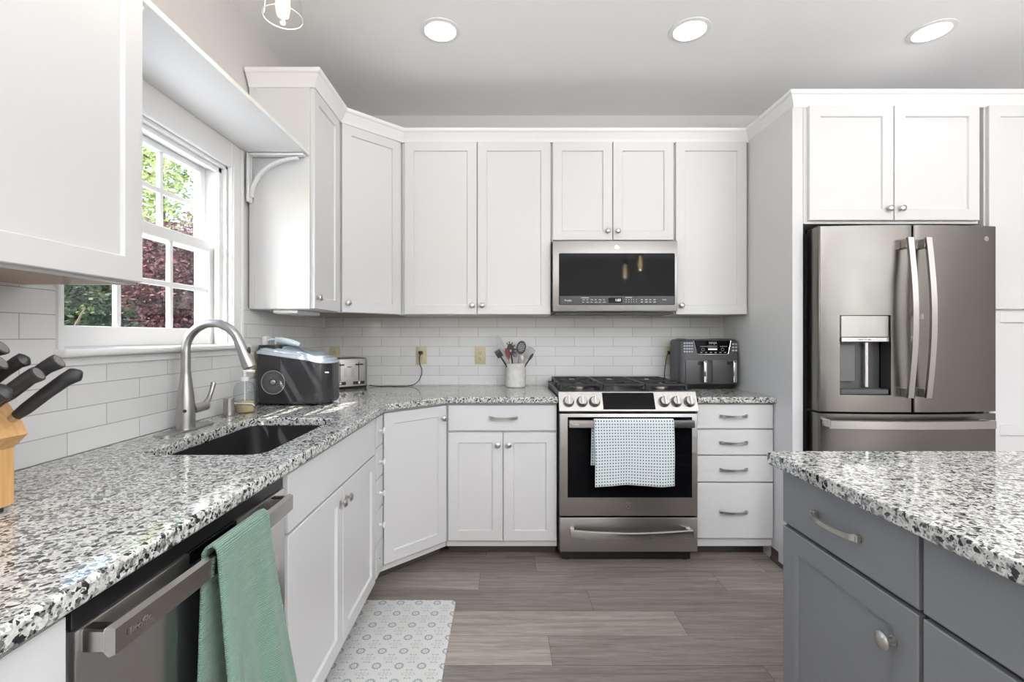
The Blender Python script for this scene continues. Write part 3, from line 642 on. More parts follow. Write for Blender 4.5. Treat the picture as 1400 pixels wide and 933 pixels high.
# ------------------------------------------------------------------ toaster (front turned toward the room from the corner)
tl, tr = Vector((-1.072, 2.935)), Vector((-.880, 3.103)); tu = (tr-tl).normalized(); TW = (tr-tl).length
FT = Frame((tl.x, tl.y), (tu.x, tu.y), (tu.y, -tu.x))
c = thing('toaster', 'stainless four-slice toaster standing in the tiled corner', 'toaster', FT((TW/2, -.09, .914)))
def tring(z, k=0): return [(a, bb, z) for a, bb in rrect(k, TW-k, -.175+k, -k, .022, 5)]
MB(FT).loft([tring(.932), tring(1.09), tring(1.105, .004), tring(1.111, .014)]).build('shell', M_STEELX, c)
MB(FT).loft([tring(.916, .004), tring(.931, -.001)]).build('base', M_BLKPLASTIC, c)
b = MB(FT)
for q in (-.13, -.085, -.045): b.box(.03, TW-.03, q-.008, q+.008, 1.1105, 1.1125)
b.build('slots', M_BLACK, c)
for a in (.066, TW-.066):
    MB(FT).box(a-.0025, a+.0025, 0, .001, .968, 1.085).build('lever_slot', M_BLACK, c)
    MB(FT).box(a-.022, a+.022, .001, .02, 1.066, 1.074, .002).build('lever', M_BLKPLASTIC, c)
    d = MB(FT).box(a-.038, a+.038, 0, .003, .942, .962, .001).build('control_panel', M_BLACK, c)
    MB(FT).lathe([(.008, 0), (.008, .008), (0, .009)], (a, .003, .952), FT.n, 16).build('dial', M_CHROME, d)
for a in (.100, TW-.105):
    b = MB(FT)
    for k in range(3): b.tube([(a+.009*math.cos(2*PI*i/14), .0006, 1.0+.019*k+.008*math.sin(2*PI*i/14)) for i in range(14)], .0007, 5, wrap=True)
    b.build('button_marks', M_DARKPRINT, c)
MB(FT).box(TW/2-.014, TW/2+.014, 0, .001, 1.052, 1.058).build('badge', M_DARKPRINT, c)
c = thing('power_cord', 'thin black cord running along the granite to the plugged outlet', 'cord', (-.65, 3.2, .915))
pts = [(-.893, 3.17, .922), (-.84, 3.165, .918), (-.76, 3.17, .9175), (-.68, 3.175, .9175), (-.625, 3.19, .919), (-.585, 3.215, .935), (-.560, 3.232, .975), (-.553, 3.235, 1.02), (-.566, 3.232, 1.06), (-.568, 3.225, 1.10), (-.562, 3.222, 1.128)]
def smooth(P, n=6):
    P = [Vector(p) for p in P]; out = []
    for i in range(len(P)-1):
        p0, p1, p2, p3 = P[max(i-1, 0)], P[i], P[i+1], P[min(i+2, len(P)-1)]
        for k in range(n):
            t = k/n; out.append(.5*((2*p1)+(p2-p0)*t+(2*p0-5*p1+4*p2-p3)*t*t+(3*p1-p0-3*p2+p3)*t**3))
    return out+[P[-1]]
MB().tube(smooth(pts), .0028, 8).build('cable', M_BLKPLASTIC, c)
MB().box(-.573, -.547, 3.215, 3.2435, 1.127, 1.149, .004, 2).build('plug', M_BLKPLASTIC, c)

# ------------------------------------------------------------------ utensil crock
kx, ky = .082, 3.155
c = thing('utensil_crock', 'mottled white ceramic crock full of cooking utensils', 'crock', (kx, ky, .914))
MB().lathe([(.060, .9145), (.066, .92), (.067, 1.0), (.0675, 1.055), (.071, 1.062), (.071, 1.071), (.067, 1.072), (.062, 1.068), (.0615, .93), (0, .928)], (kx, ky, 0), cap=False).build('pot', M_CERAMIC, c)
def utensil(name, label, foot, top, m, hr=.005):
    f = Vector((kx+foot[0], ky+foot[1], .931)); t = Vector((kx+top[0], ky+top[1], top[2]))
    return thing(name, label, 'utensil', f, 'utensils in the crock'), f, t
def wframe(f, t):   # head frame: along handle, sideways (in picture plane), normal toward room
    a = (t-f).normalized(); s = a.cross(Vector((0, -1, 0))).normalized(); n = s.cross(a).normalized(); return a, s, n
def head_poly(t, a, s, pts): return [t+a*p[1]+s*p[0] for p in pts]
def flat(name, t, a, s, n, pts, th, m, par):
    P = head_poly(t, a, s, pts); return MB().loft([[p-n*th/2 for p in P], [p+n*th/2 for p in P]]).build(name, m, par)
# grey silicone spatula
u, f, t = utensil('spatula', 'long grey silicone spatula leaning out of the crock over the outlet side', (.03, .0, 0), (-.085, .01, 1.17), M_SILGREY)
a, s, n = wframe(f, t); MB().tube([f, t], .0055, 10).build('handle', M_BEIGE, u)
flat('blade', t, a, s, n, [(-.016, -.01), (-.02, .03), (-.018, .075), (-.008, .09), (.008, .09), (.018, .07), (.02, .03), (.016, -.01)], .007, M_SILGREY, u)
# black basting brush
u, f, t = utensil('basting_brush', 'black brush with a square head, lowest of the leaning utensils in the crock', (.02, -.028, 0), (-.100, -.034, 1.118), M_BLACK)
a, s, n = wframe(f, t); MB().tube([f, t], .0055, 10).build('handle', M_BLKPLASTIC, u)
h = flat('head', t, a, s, n, [(-.02, -.005), (-.02, .028), (.02, .028), (.02, -.005)], .014, M_BLKPLASTIC, u)
b = MB()
for i in range(6):
    q = -.017+.0068*i; b.tube([t+a*.028+s*q, t+a*.046+s*q], .003, 6)
b.build('bristles', M_BLACK, u)
# red spoon
u, f, t = utensil('spoon', 'red silicone spoon with a beige handle in the crock', (.012, -.02, 0), (-.042, -.020, 1.105), M_RED)
a, s, n = wframe(f, t); MB().tube([f, t], .005, 10).build('handle', M_BEIGE, u)
flat('bowl', t, a, s, n, [(-.006, -.01), (-.013, .02), (-.014, .05), (-.006, .07), (.006, .07), (.013, .05), (.012, .02), (.006, -.01)], .008, M_RED, u)
# pasta fork
u, f, t = utensil('pasta_fork', 'black pasta fork with curled teeth at the middle of the crock', (.0, .022, 0), (-.028, .022, 1.125), M_BLKPLASTIC)
a, s, n = wframe(f, t); MB().tube([f, t], .005, 10).build('handle', M_BLKPLASTIC, u)
b = MB(); P = head_poly(t, a, s, [(.023*math.cos(q), .035+.04*math.sin(q)) for q in [2*PI*k/18 for k in range(18)]]); b.loft([[p-n*.003 for p in P], [p+n*.003 for p in P]])
h = b.build('head', M_BLKPLASTIC, u)
for k in range(7):
    q = math.radians(-60+30*k); b0 = t+a*(.035+.036*math.sin(q))+s*(.02*math.cos(q)); o1 = s*math.cos(q)+a*math.sin(q)
    MB().tube([b0, b0+o1*.012+n*.004, b0+o1*.020+n*.014], [.0035, .003, .002], 6).build('tooth', M_BLKPLASTIC, h)
MB().lathe([(.008, 0), (.008, .001), (0, .001)], tuple(t+a*.028+n*.003), n, 14).build('hole', M_SILGREY, h)
# slotted spoon
u, f, t = utensil('slotted_spoon', 'black oval slotted spoon rising highest from the middle of the crock', (-.008, .018, 0), (.030, .028, 1.13), M_BLKPLASTIC)
a, s, n = wframe(f, t); MB().tube([f, t], .0055, 10).build('handle', M_PURPLE, u)['label'] = 'lavender grey handle'
P = head_poly(t, a, s, [(.032*math.cos(q), .045+.046*math.sin(q)) for q in [2*PI*k/24 for k in range(24)]])
h = MB().loft([[p-n*.003 for p in P], [p+n*.003 for p in P]]).build('bowl', M_BLKPLASTIC, u)
b = MB()
for i in range(-2, 3):
    for j in range(-2, 3):
        if abs(i)+abs(j) < 4: b.lathe([(.0035, 0), (.0035, .0006), (0, .0006)], tuple(t+a*(.047+.0115*j)+s*(.0085*i)+n*.003), n, 8)
b.build('holes', M_SILGREY, h)
# beige spoon
u, f, t = utensil('wooden_spoon', 'small pale beige spoon low in front of the slotted spoon', (-.012, -.018, 0), (.037, -.03, 1.085), M_BEIGE)
a, s, n = wframe(f, t); MB().tube([f, t], .0055, 10).build('handle', M_BEIGE, u)
MB().ball(tuple(t+a*.02), (.014, .008, .024)).build('bowl', M_BEIGE, u)
# slotted turner
u, f, t = utensil('slotted_turner', 'grey slotted turner leaning toward the range side of the crock', (-.03, .012, 0), (.075, .022, 1.105), M_SILGREY)
a, s, n = wframe(f, t); MB().tube([f, t], .005, 10).build('handle', M_NICKEL, u)
b = MB()
for q in (-.022, -.011, 0, .011, .022): b.tube([t+s*q*.6, t+a*.03+s*q, t+a*.07+s*q], .0032, 6)
b.tube([t-s*.013, t+s*.013], .0035, 6); b.tube([t+a*.07-s*.024, t+a*.075, t+a*.07+s*.024], .0038, 6); b.build('blade', M_SILGREY, u)
# small black spreader
u, f, t = utensil('spreader', 'small black spreader angled lowest toward the range in the crock', (-.02, -.03, 0), (.092, -.025, 1.10), M_BLACK)
a, s, n = wframe(f, t); MB().tube([f, t], .0045, 10).build('handle', M_BLKPLASTIC, u)
flat('blade', t, a, s, n, [(-.006, -.005), (-.009, .02), (-.004, .043), (.004, .043), (.009, .02), (.006, -.005)], .005, M_BLKPLASTIC, u)

# ------------------------------------------------------------------ air fryer
c = thing('air_fryer', 'charcoal two-basket air fryer on the granite beside the range', 'air fryer', (1.29, 3.12, .914))
AX0, AX1, AY = 1.118, 1.498, 3.005
def afr(z, k=0, kf=0): return [(x, y, z) for x, y in rrect(AX0+k, AX1-k, AY+k+kf, 3.215-k, .035, 6)]
MB().loft([afr(.948, 0, .004), afr(1.13), afr(1.215, .002, .006), afr(1.228, .010, .012), afr(1.232, .03, .03)]).build('body', M_GREYPL, c)
MB().loft([afr(.9155, .012, .02), afr(.947, .006, .012)]).build('base', M_BLKPLASTIC, c)
MB().box(AX0+.04, AX1-.03, AY+.045, 3.19, 1.2322, 1.238, .002).build('top_plate', M_CHROME, c)
def fy_(z): return AY-.0008+(.006*(z-1.13)/.085 if z > 1.13 else 0)
cp = [(1.205, 1.222), (1.222, 1.142), (1.232, 1.136), (1.412, 1.136), (1.422, 1.142), (1.440, 1.222)]
p = MB().loft([[(x, fy_(z)-.0015, z) for x, z in cp], [(x, fy_(z)+.002, z) for x, z in cp]]).build('control_panel', M_BLACKGL, c)
MB().tube([(x, fy_(z)-.002, z) for x, z in cp], .0022, 8).build('panel_trim', M_CHROME, p)
text('brand_lettering', 'NINJA', .019, (1.325, AY-.0002, 1.207), (PI/2-.07, 0, 0), M_PRINT, p)
MB().box(1.295, 1.350, AY-.003, AY-.0012, 1.164, 1.172).build('display_lit', M_LEDTXT, p); MB().box(1.290, 1.352, AY-.0025, AY-.0008, 1.178, 1.192).build('display', mat('dim display', (.12, .12, .13), .2), p)
b = MB()
for x in (1.262, 1.385): b.tube([(x+.009*math.cos(2*PI*i/14), AY-.0028, 1.166+.009*math.sin(2*PI*i/14)) for i in range(14)], .0007, 5, wrap=True)
for k in range(6): b.box(1.245+.03*k, 1.258+.03*k, AY-.0030, AY-.0022, 1.146, 1.149)
for k in range(4): b.box(1.245+.012*k, 1.253+.012*k, AY-.0022, AY-.0012, 1.184, 1.187); b.box(1.370+.012*k, 1.378+.012*k, AY-.0022, AY-.0012, 1.184, 1.187)
b.build('button_marks', M_PRINT, p)
b = MB()
for i in range(4):
    for j in range(4): b.box(1.142+.0155*i, 1.152+.0155*i, AY-.0012, AY+.003, 1.148+.018*j, 1.157+.018*j)
b.build('label_print', mat('pale blue print', (.40, .47, .56), .4), c); b = MB()
for i in range(2):
    for j in range(3): b.box(1.447+.020*i, 1.460+.020*i, AY-.0012, AY+.003, 1.155+.02*j, 1.165+.02*j)
b.build('label_print', M_PRINT, c)
for x0, x1, hx in ((1.152, 1.318, 1.262), (1.320, 1.484, 1.446)):
    d = MB().box(x0, x1, AY-.006, AY+.003, .955, 1.10, .003, 2).build('basket_front', M_GREYPL, c)
    MB().box(hx-.013, hx+.013, AY-.045, AY-.006, 1.082, 1.098, .004).box(hx-.011, hx+.011, AY-.045, AY-.034, .962, 1.097, .004, 2).build('handle', M_CHROME, d)
    MB().box(hx-.034, hx-.016, AY-.014, AY-.006, 1.07, 1.093, .003).build('release_button', M_BLKPLASTIC, d)
c = thing('power_cord', 'black cord and plug in the outlet behind the air fryer', 'cord', (1.10, 3.24, .92))
MB().box(1.118, 1.142, 3.222, 3.2435, 1.126, 1.150, .003).build('plug', M_BLKPLASTIC, c)
MB().tube(smooth([(1.119, 3.232, 1.135), (1.112, 3.236, 1.10), (1.104, 3.240, 1.04), (1.100, 3.242, .98), (1.108, 3.242, .925), (1.13, 3.240, .918)]), .003, 8).build('cable', M_BLKPLASTIC, c)

# ------------------------------------------------------------------ range
RX0, RX1, RY = .3065, 1.0665, 2.60
rc = (RX0+RX1)/2
c = thing('range', 'slide-in stainless gas range with five burners under the microwave', 'range', (rc, 2.9, 0))
MB().box(RX0, RX1, 2.635, 3.24, .05, .925, .002).build('body', M_BLACK, c)
b = MB()
for x in (RX0+.05, RX1-.05):
    for y in (2.68, 3.2): b.cyl((x, y, 0), (x, y, .05), .018, seg=12)
b.build('feet', M_BLACK, c)
MB().box(RX0-.002, RX1+.002, 2.66, 3.246, .9255, .944, .003).build('cooktop', M_BLACK, c)
cpf = [(2.600, .836), (2.592, .842), (2.640, .941), (2.650, .946), (2.66, .946), (2.66, .836)]
cpn = MB().prism(cpf, lambda p, x: (x, p[0], p[1]), RX0, RX1).build('control_panel', M_STEELX, c, 25)
pn = Vector((0, -.099, .048)).normalized(); 
def onp(x, z, o=0): q = (z-.842)/.099; return Vector((x, 2.592+.048*q, z))+pn*o
for px in (777.3, 795.9, 813, 908, 925, 942.7):
    x = (px-688)*2.61/650; o = onp(x, .889)
    k = MB().lathe([(.031, 0), (.031, .004), (.026, .008), (.0255, .026), (.023, .030), (0, .030)], tuple(o), pn, 28).build('knob', M_KNOB, cpn)
    up = Vector((0, .048, .099)).normalized(); sx = Vector((1, 0, 0))
    b = MB(); P = [o+pn*.030+up*q1+sx*q0 for q0, q1 in ((-.005, -.022), (.005, -.022), (.005, .022), (-.005, .022))]; b.loft([P, [p+pn*.008 for p in P]]); b.build('grip', M_BAR, k)
    text('knob_mark', 'o', .010, tuple(onp(x, .931, .0008)), (math.atan2(.099, .048), 0, 0), M_DARKPRINT, cpn)
P = [onp(x, z) for x, z in ((.5475, .850), (.832, .850), (.832, .936), (.5475, .936))]
MB().loft([P, [p+pn*.003 for p in P]]).build('display', M_BLACKGL, cpn)
# grates and burners
for gx0, gx1 in ((RX0+.018, RX0+.258), (RX0+.262, RX1-.262), (RX1-.258, RX1-.018)):
    b = MB(); z0, z1 = .966, .980; y0, y1 = 2.700, 3.205
    for x in (gx0, gx1-.012): b.box(x, x+.012, y0, y1, z0, z1, .002)
    for y in (y0, (y0+y1)/2-.006, y1-.012): b.box(gx0+.012, gx1-.012, y, y+.012, z0, z1, .002)
    for x in (gx0, gx1-.014):
        for y in (y0, y1-.014, (y0+y1)/2-.007): b.box(x, x+.014, y, y+.014, .9445, z0, .001)
    xm = (gx0+gx1)/2
    for yc in ((y0+(y0+y1)/2)/2, (y1+(y0+y1)/2)/2):
        for k in range(4):
            a = PI/4+PI/2*k; b.tube([(xm+.035*math.cos(a), yc+.035*math.sin(a), .973), (xm+(gx1-gx0-.02)/2*(1 if math.cos(a) > 0 else -1), yc+.112*math.sin(a)/.707, .973)], .0055, 6)
        b.box(gx0+.012, xm-.03, yc-.005, yc+.005, z0, z1, .001); b.box(xm+.03, gx1-.012, yc-.005, yc+.005, z0, z1, .001)
    b.build('grate', M_CASTIRON, c)
for bx_, by_, r in ((RX0+.138, 2.826, .045), (RX0+.138, 3.079, .036), (rc, 2.953, .055), (RX1-.138, 2.826, .05), (RX1-.138, 3.079, .036)):
    o = MB().lathe([(r, .9445), (r, .952), (r*.85, .954), (r*.85, .955)], (bx_, by_, 0)).build('burner', M_NICKEL, c)
    MB().lathe([(r*.8, .9552), (r*.82, .960), (r*.7, .963), (0, .963)], (bx_, by_, 0)).build('cap', M_CASTIRON, o)
# oven door
d = MB().box(RX0+.003, RX1-.003, RY, 2.634, .266, .826, .004, 2).build('oven_door', M_STEELX, c)
MB().box(.352, 1.032, RY-.0025, RY, .368, .808, .002).build('window', M_BLACKGL, d)
h = MB()
L = []
for i in range(21):
    q = i/20; x = .356+.668*q; y = 2.547-.010*math.sin(PI*q)
    L.append([(x, y, .758), (x, y-.008, .761), (x, y-.009, .766), (x, y-.006, .796), (x, y, .800), (x, y+.006, .797), (x, y+.006, .761)])
h.loft(L)
for x0, x1 in ((.356, .378), (1.002, 1.024)): h.box(x0, x1, 2.549, RY-.0025, .762, .796, .002)
hd = h.build('handle', M_BAR, d)
def roundel(x, y, z, r, par, m=M_NICKEL):
    o = MB().lathe([(r, 0), (r, .0012), (r*.98, .0015), (0, .0015)], (x, y, z), (0, -1, 0), 28).build('logo', m, par)
    b = MB(); yy = y-.0018
    for rr in (.92, .8): b.tube([(x+r*rr*math.cos(2*PI*k/28), yy, z+r*rr*math.sin(2*PI*k/28)) for k in range(28)], r*.03, 5, wrap=True)
    for s0 in (-1, 1):
        b.tube([(x+s0*r*(.28+.26*math.cos(t)), yy, z+r*(.05+.34*math.sin(t)*(1+.1*s0))) for t in [.5+5.3*k/16 for k in range(17)]], r*.045, 5)
        b.tube([(x+s0*r*(.08+.35*k/6), yy, z+r*(-.1-.5*(k/6)**2*.8)) for k in range(7)], r*.04, 5)
    b.build('monogram', M_DARKPRINT, o)
roundel(.684, RY, .320, .019, d)
text('handle_lettering', 'Profile', .014, (.385, 2.5365, .779), (PI/2, 0, 0), M_PRINT, hd, .0002)
d = MB().box(RX0+.003, RX1-.003, RY, 2.634, .070, .257, .004, 2).build('lower_drawer', M_STEELX, c)
L = []
for i in range(21):
    q = i/20; x = .362+.656*q; y = 2.552-.016*math.sin(PI*q); zz = .190-.010*math.sin(PI*q)
    L.append([(x, y, zz-.021), (x, y-.009, zz-.019), (x, y-.0105, zz-.012), (x, y-.006, zz+.016), (x, y, zz+.021), (x, y+.006, zz+.016), (x, y+.006, zz-.016)])
h = MB().loft(L)
for x0, x1 in ((.362, .385), (.995, 1.018)): h.box(x0, x1, 2.556, RY, .172, .208, .002)
h.build('handle', M_BAR, d)
MB().box(RX0+.02, RX1-.02, 2.66, 2.68, .004, .068).build('kick_plate', M_BLACK, c)

# tea towel on the oven handle
def tea(u, v):
    Lb, Lf = .235, .334; r = .016; s = v*(Lb+PI*r+Lf)
    zt = .790
    x = .484+.424*u
    if s < Lb: y, z, k = 2.545+r, zt-(Lb-s), 0; x -= .011*(1-s/Lb*.4)+.001
    elif s < Lb+PI*r: a = (s-Lb)/r; y, z, k = 2.542+r*math.cos(a), zt+r*math.sin(a)*1.15, 0
    else:
        q = (s-Lb-PI*r)/Lf; y, z = 2.542-r, zt-q*Lf
        y -= .006*q*(math.sin(u*9+.6)+.5*math.sin(u*21+3*q)+.4); z += q*.005*(math.sin(u*6-.5)-1+1.2*u); x += q*.006+.003*q*math.sin(q*5)
    return (x, y, z)
o = MB().grid(tea, 40, 70).build('tea_towel', dot_towel_mat(29, 39), recalc=False, origin=(.69, 2.53, .46))
solidify(o, .0024); tag(o, 'pale aqua tea towel with a grid of dark dots on the oven handle', 'towel')

# ------------------------------------------------------------------ microwave
MX0, MX1, MY = .2985, 1.0495, 2.862
c = thing('microwave', 'stainless over-the-range microwave with a dark glass door', 'microwave', (.67, 3.05, 1.395))
MB().box(MX0+.003, MX1-.003, MY+.032, 3.25, 1.398, 1.8305, .002).build('body', M_STEELX, c)
MB().box(MX0+.02, MX1-.02, MY+.035, 3.20, 1.388, 1.398).build('vent_base', M_BLACK, c)
d = MB().box(MX0, MX1, MY, MY+.03, 1.400, 1.824, .004, 2).build('door', M_STEELX, c)
gp = [(x, z) for x, z in rrect(.335, 1.033, 1.438, 1.750, .008, 4)]
g = MB().loft([[(x, MY-.002, z) for x, z in gp], [(x, MY, z) for x, z in gp]]).build('window', M_BLACKGL, d)
p = MB().box(.340, 1.028, MY-.003, MY-.0022, 1.442, 1.492).build('control_strip', mat('charcoal strip', (.03, .031, .035), .25), d)
text('strip_lettering', 'Profile', .016, (.390, MY-.0034, 1.465), (PI/2, 0, 0), M_PRINT, p, .0002)
MB().box(.632, .716, MY-.0034, MY-.0031, 1.450, 1.482).build('display', M_BLACKGL, p)
text('clock_digits', '1:03', .021, (.690, MY-.0040, 1.467), (PI/2, 0, 0), M_LEDTXT, p, .0002)
b = MB(); b.box(.468, .515, MY-.0034, MY-.0031, 1.480, 1.483)
for i in range(6):
    for j in range(2): b.box(.475+.025*i, .475+.025*i+.012+.004*((i*3+j) % 2), MY-.0034, MY-.0031, 1.454+.014*j, 1.4565+.014*j)
for i in range(5):
    for j in range(2): b.box(.738+.0155*i, .7405+.0155*i, MY-.0034, MY-.0031, 1.454+.014*j, 1.4595+.014*j)
for i in range(4):
    for j in range(2): b.box(.828+.025*i, .840+.025*i+.003*(i % 2), MY-.0034, MY-.0031, 1.454+.014*j, 1.458+.014*j)
b.box(.735, .775, MY-.0034, MY-.0031, 1.482, 1.4845); b.box(.955, .982, MY-.0034, MY-.0031, 1.468, 1.4715)
b.build('key_marks', M_PRINT, p)
roundel(.683, MY, 1.785, .015, d)

# ------------------------------------------------------------------ refrigerator
c = thing('refrigerator', 'stainless french door refrigerator in the alcove beside the tall panel', 'refrigerator', (2.03, 2.8, 0))
GX0, GX1 = 1.588, 2.480
MB().box(GX0+.004, GX1-.004, 2.492, 3.20, .03, 1.790, .003).build('cabinet_body', M_GREYPL, c)
MB().box(GX0+.01, GX0+.09, 2.42, 2.52, 1.7905, 1.812, .003).box(GX1-.09, GX1-.01, 2.42, 2.52, 1.7905, 1.812, .003).build('hinge_cover', M_BLKPLASTIC, c)
def fy2(x): q = (x-2.034)/.446; return 2.388-.030*(1-q*q)
def fdoor(name, x0, x1, z0, z1, hole=None):
    nx = 24; xs = [x0+(x1-x0)*i/nx for i in range(nx+1)]; zs = [z0, z1]
    if hole: xs = sorted(set([x for x in xs if all(abs(x-h) > .008 for h in hole[:2])]+list(hole[:2]))); zs = [z0, hole[2], hole[3], z1]
    m = MB(); r = .012
    def yf(x):
        e = min(x-x0, x1-x, r); return fy2(x)+(r-math.sqrt(max(0, r*r-(r-e)**2)))*.9
    xs = sorted(set(xs+[x0+.002, x0+.006, x1-.002, x1-.006]))
    G = [[m.v((x, yf(x), z)) for z in zs] for x in xs]
    for i in range(len(xs)-1):
        for j in range(len(zs)-1):
            if hole and xs[i] >= hole[0]-1e-6 and xs[i+1] <= hole[1]+1e-6 and j == 1: continue
            m.face([G[i][j], G[i+1][j], G[i+1][j+1], G[i][j+1]])
    B = [[m.v((x, 2.487, z)) for z in (z0, z1)] for x in (x0, x1)]
    m.face([G[i][0] for i in range(len(xs))]+[B[1][0], B[0][0]]); m.face([G[i][-1] for i in range(len(xs))]+[B[1][1], B[0][1]])
    m.face([B[0][0], B[1][0], B[1][1], B[0][1]])
    m.face([G[0][j] for j in range(len(zs))]+[B[0][1], B[0][0]]); m.face([G[-1][j] for j in range(len(zs))]+[B[1][1], B[1][0]])
    if hole:
        i0 = min(range(len(xs)), key=lambda i: abs(xs[i]-hole[0])); i1 = min(range(len(xs)), key=lambda i: abs(xs[i]-hole[1])); yb = 2.45
        H = {(i, j): m.v((xs[i], yb, zs[j])) for i in (i0, i1) for j in (1, 2)}
        m.face([G[i0][1], G[i0][2], H[i0, 2], H[i0, 1]]); m.face([G[i1][1], G[i1][2], H[i1, 2], H[i1, 1]])
        m.face([G[i][1] for i in range(i0, i1+1)]+[H[i1, 1], H[i0, 1]]); m.face([G[i][2] for i in range(i0, i1+1)]+[H[i1, 2], H[i0, 2]])
        m.face([H[i0, 1], H[i1, 1], H[i1, 2], H[i0, 2]])
    return m.build(name, M_STEELZ, c, 30)
dl = fdoor('door', GX0, 2.031, .873, 1.802, (1.683, 1.925, .957, 1.355)); dr_ = fdoor('door', 2.037, GX1, .873, 1.802)
fd = fdoor('freezer_drawer', GX0, GX1, .470, .862); fd2 = fdoor('lower_freezer_drawer', GX0, GX1, .07, .459)
# dispenser
q0, q1 = 1.685, 1.923
ym = fy2(1.80)
MB().box(q0, q1, ym+.004, 2.449, 1.246, 1.353, .002).build('dispenser_panel', M_STEELX, dl)
b = MB().box(q0, q1, ym-.001, ym+.02, 1.222, 1.245, .002).build('dispenser_band', M_CHROME, dl)
text('band_lettering', 'water  ice  light', .010, (1.800, ym-.0014, 1.234), (PI/2, 0, 0), M_DARKPRINT, dl, .0002)
MB().box(q0+.002, q1-.002, 2.430, 2.4495, .985, 1.222).build('dispenser_back', mat('dark dispenser', (.06, .06, .063), .3), dl)
MB().box(q0+.022, q0+.100, 2.412, 2.430, 1.02, 1.21, .003).build('ice_paddle', mat('grey paddle', (.13, .13, .135), .3), dl)
MB().box(q0+.148, q0+.164, 2.405, 2.430, .99, 1.22, .003).build('water_tube', M_CHROME, dl)
MB().box(q0, q1, ym+.004, 2.449, .959, .985, .003).build('drip_tray', M_GREYPL, dl)
def vhandle(x, par):
    L = []
    for i in range(25):
        q = i/24; z = .948+.785*q; y = 2.318-.030*math.sin(PI*q); w_ = .015
        L.append([(x-w_, y+.008, z), (x-w_*.9, y-.004, z), (x+w_*.9, y-.004, z), (x+w_, y+.008, z), (x+w_*.5, y+.012, z), (x-w_*.5, y+.012, z)])
    b = MB().loft(L)
    h = b.build('handle', M_BAR, par, 30)
    for z0 in (.950, 1.683): MB().box(x-.014, x+.014, 2.322, fy2(x)+.001, z0, z0+.045, .003).build('mount', M_NICKEL, h)
vhandle(1.985, dl); vhandle(2.074, dr_)
MB().box(2.040, 2.068, 2.335, fy2(2.05)+.001, 1.335, 1.362, .003).build('door_button', M_NICKEL, dr_)
L = []
for i in range(25):
    q = i/24; x = 1.598+.805*q; y = 2.322-.026*math.sin(PI*q)
    L.append([(x, y+.006, .795), (x, y-.006, .799), (x, y-.006, .836), (x, y+.006, .840), (x, y+.010, .83), (x, y+.010, .805)])
h = MB().loft(L).build('handle', M_BAR, fd, 30)
for x0 in (1.600, 2.378): MB().box(x0, x0+.024, 2.325, fy2(x0)+.004, .80, .835, .003).build('mount', M_NICKEL, h)
roundel(2.418, fy2(2.418)-.001, 1.738, .013, dr_)

# ------------------------------------------------------------------ dishwasher
DY0, DY1 = .659, 1.300
c = thing('dishwasher', 'stainless dishwasher with a bar handle under the granite counter', 'dishwasher', (-.9, .98, 0))
MB(FL).box(DY0+.004, DY1-.004, -.57, -.002, .10, .862).build('tub', M_BLACK, c)
MB(FL).box(DY0+.01, DY1-.01, -.075, -.058, 0, .10).build('toe_kick', M_BLACK, c)
b = MB(FL); b.box(DY0+.003, DY1-.003, -.001, .020, .115, .838, .003, 2); d = b.build('door', M_STEELY, c)
MB(FL).box(DY0+.003, DY1-.003, -.001, .014, .8385, .866, .001).build('control_strip', M_BLACK, c)
MB(FL).box(.90, 1.06, .014, .0215, .815, .8405, .001).build('vent', M_BLACKGL, c)
L = []
for i in range(21):
    q = i/20; a = .668+.565*q; o_ = .060+.006*math.sin(PI*q)
    L.append([(a, o_, .798), (a, o_+.010, .802), (a, o_+.010, .838), (a, o_, .842), (a, o_-.006, .836), (a, o_-.006, .804)])
h = MB(FL).loft(L)
for a0, a1 in ((.668, .69), (1.211, 1.233)): h.box(a0, a1, .020, .056, .803, .837, .003)
h = h.build('handle', M_BAR, d, 30)
text('handle_lettering', 'Profile', .017, (-.615+.0738, .712, .820), (PI/2, 0, PI/2), M_NICKEL, h, .0002)
# green towel
def gt(u, v):
    Lb, Lf = .40, .40; r = .0125; s = v*(Lb+PI*r+Lf); zt = .842; x0 = -.552
    if s < Lb: q = (Lb-s)/Lb; x, z = x0-r-.006*q*(1-math.sin(u*7)*.3), zt-(Lb-s); y = .893+.20*u-.012*q*(1-u)
    elif s < Lb+PI*r: a = (s-Lb)/r; x, z = x0-r*math.cos(a)+.005*math.sin(a), zt+r*math.sin(a)*1.1; y = .893+.19*u
    else:
        q = (s-Lb-PI*r)/Lf; x, z = x0+r+.004, zt-q*Lf; y = .893+.19*u+q*(.045*u+.004)
        x += .040*q**1.2*(.55+.45*u)+.010*q*math.sin(u*8+1)+.004*math.sin(u*19)*q; z += .016*q*math.sin(u*5)-.012*q*u
    return (x, y, z)
o = MB().grid(gt, 34, 80).build('hand_towel', rib_towel_mat(), recalc=False, origin=(-.54, 1.0, .45))
solidify(o, .005); tag(o, 'green ribbed towel folded over the dishwasher handle', 'towel')

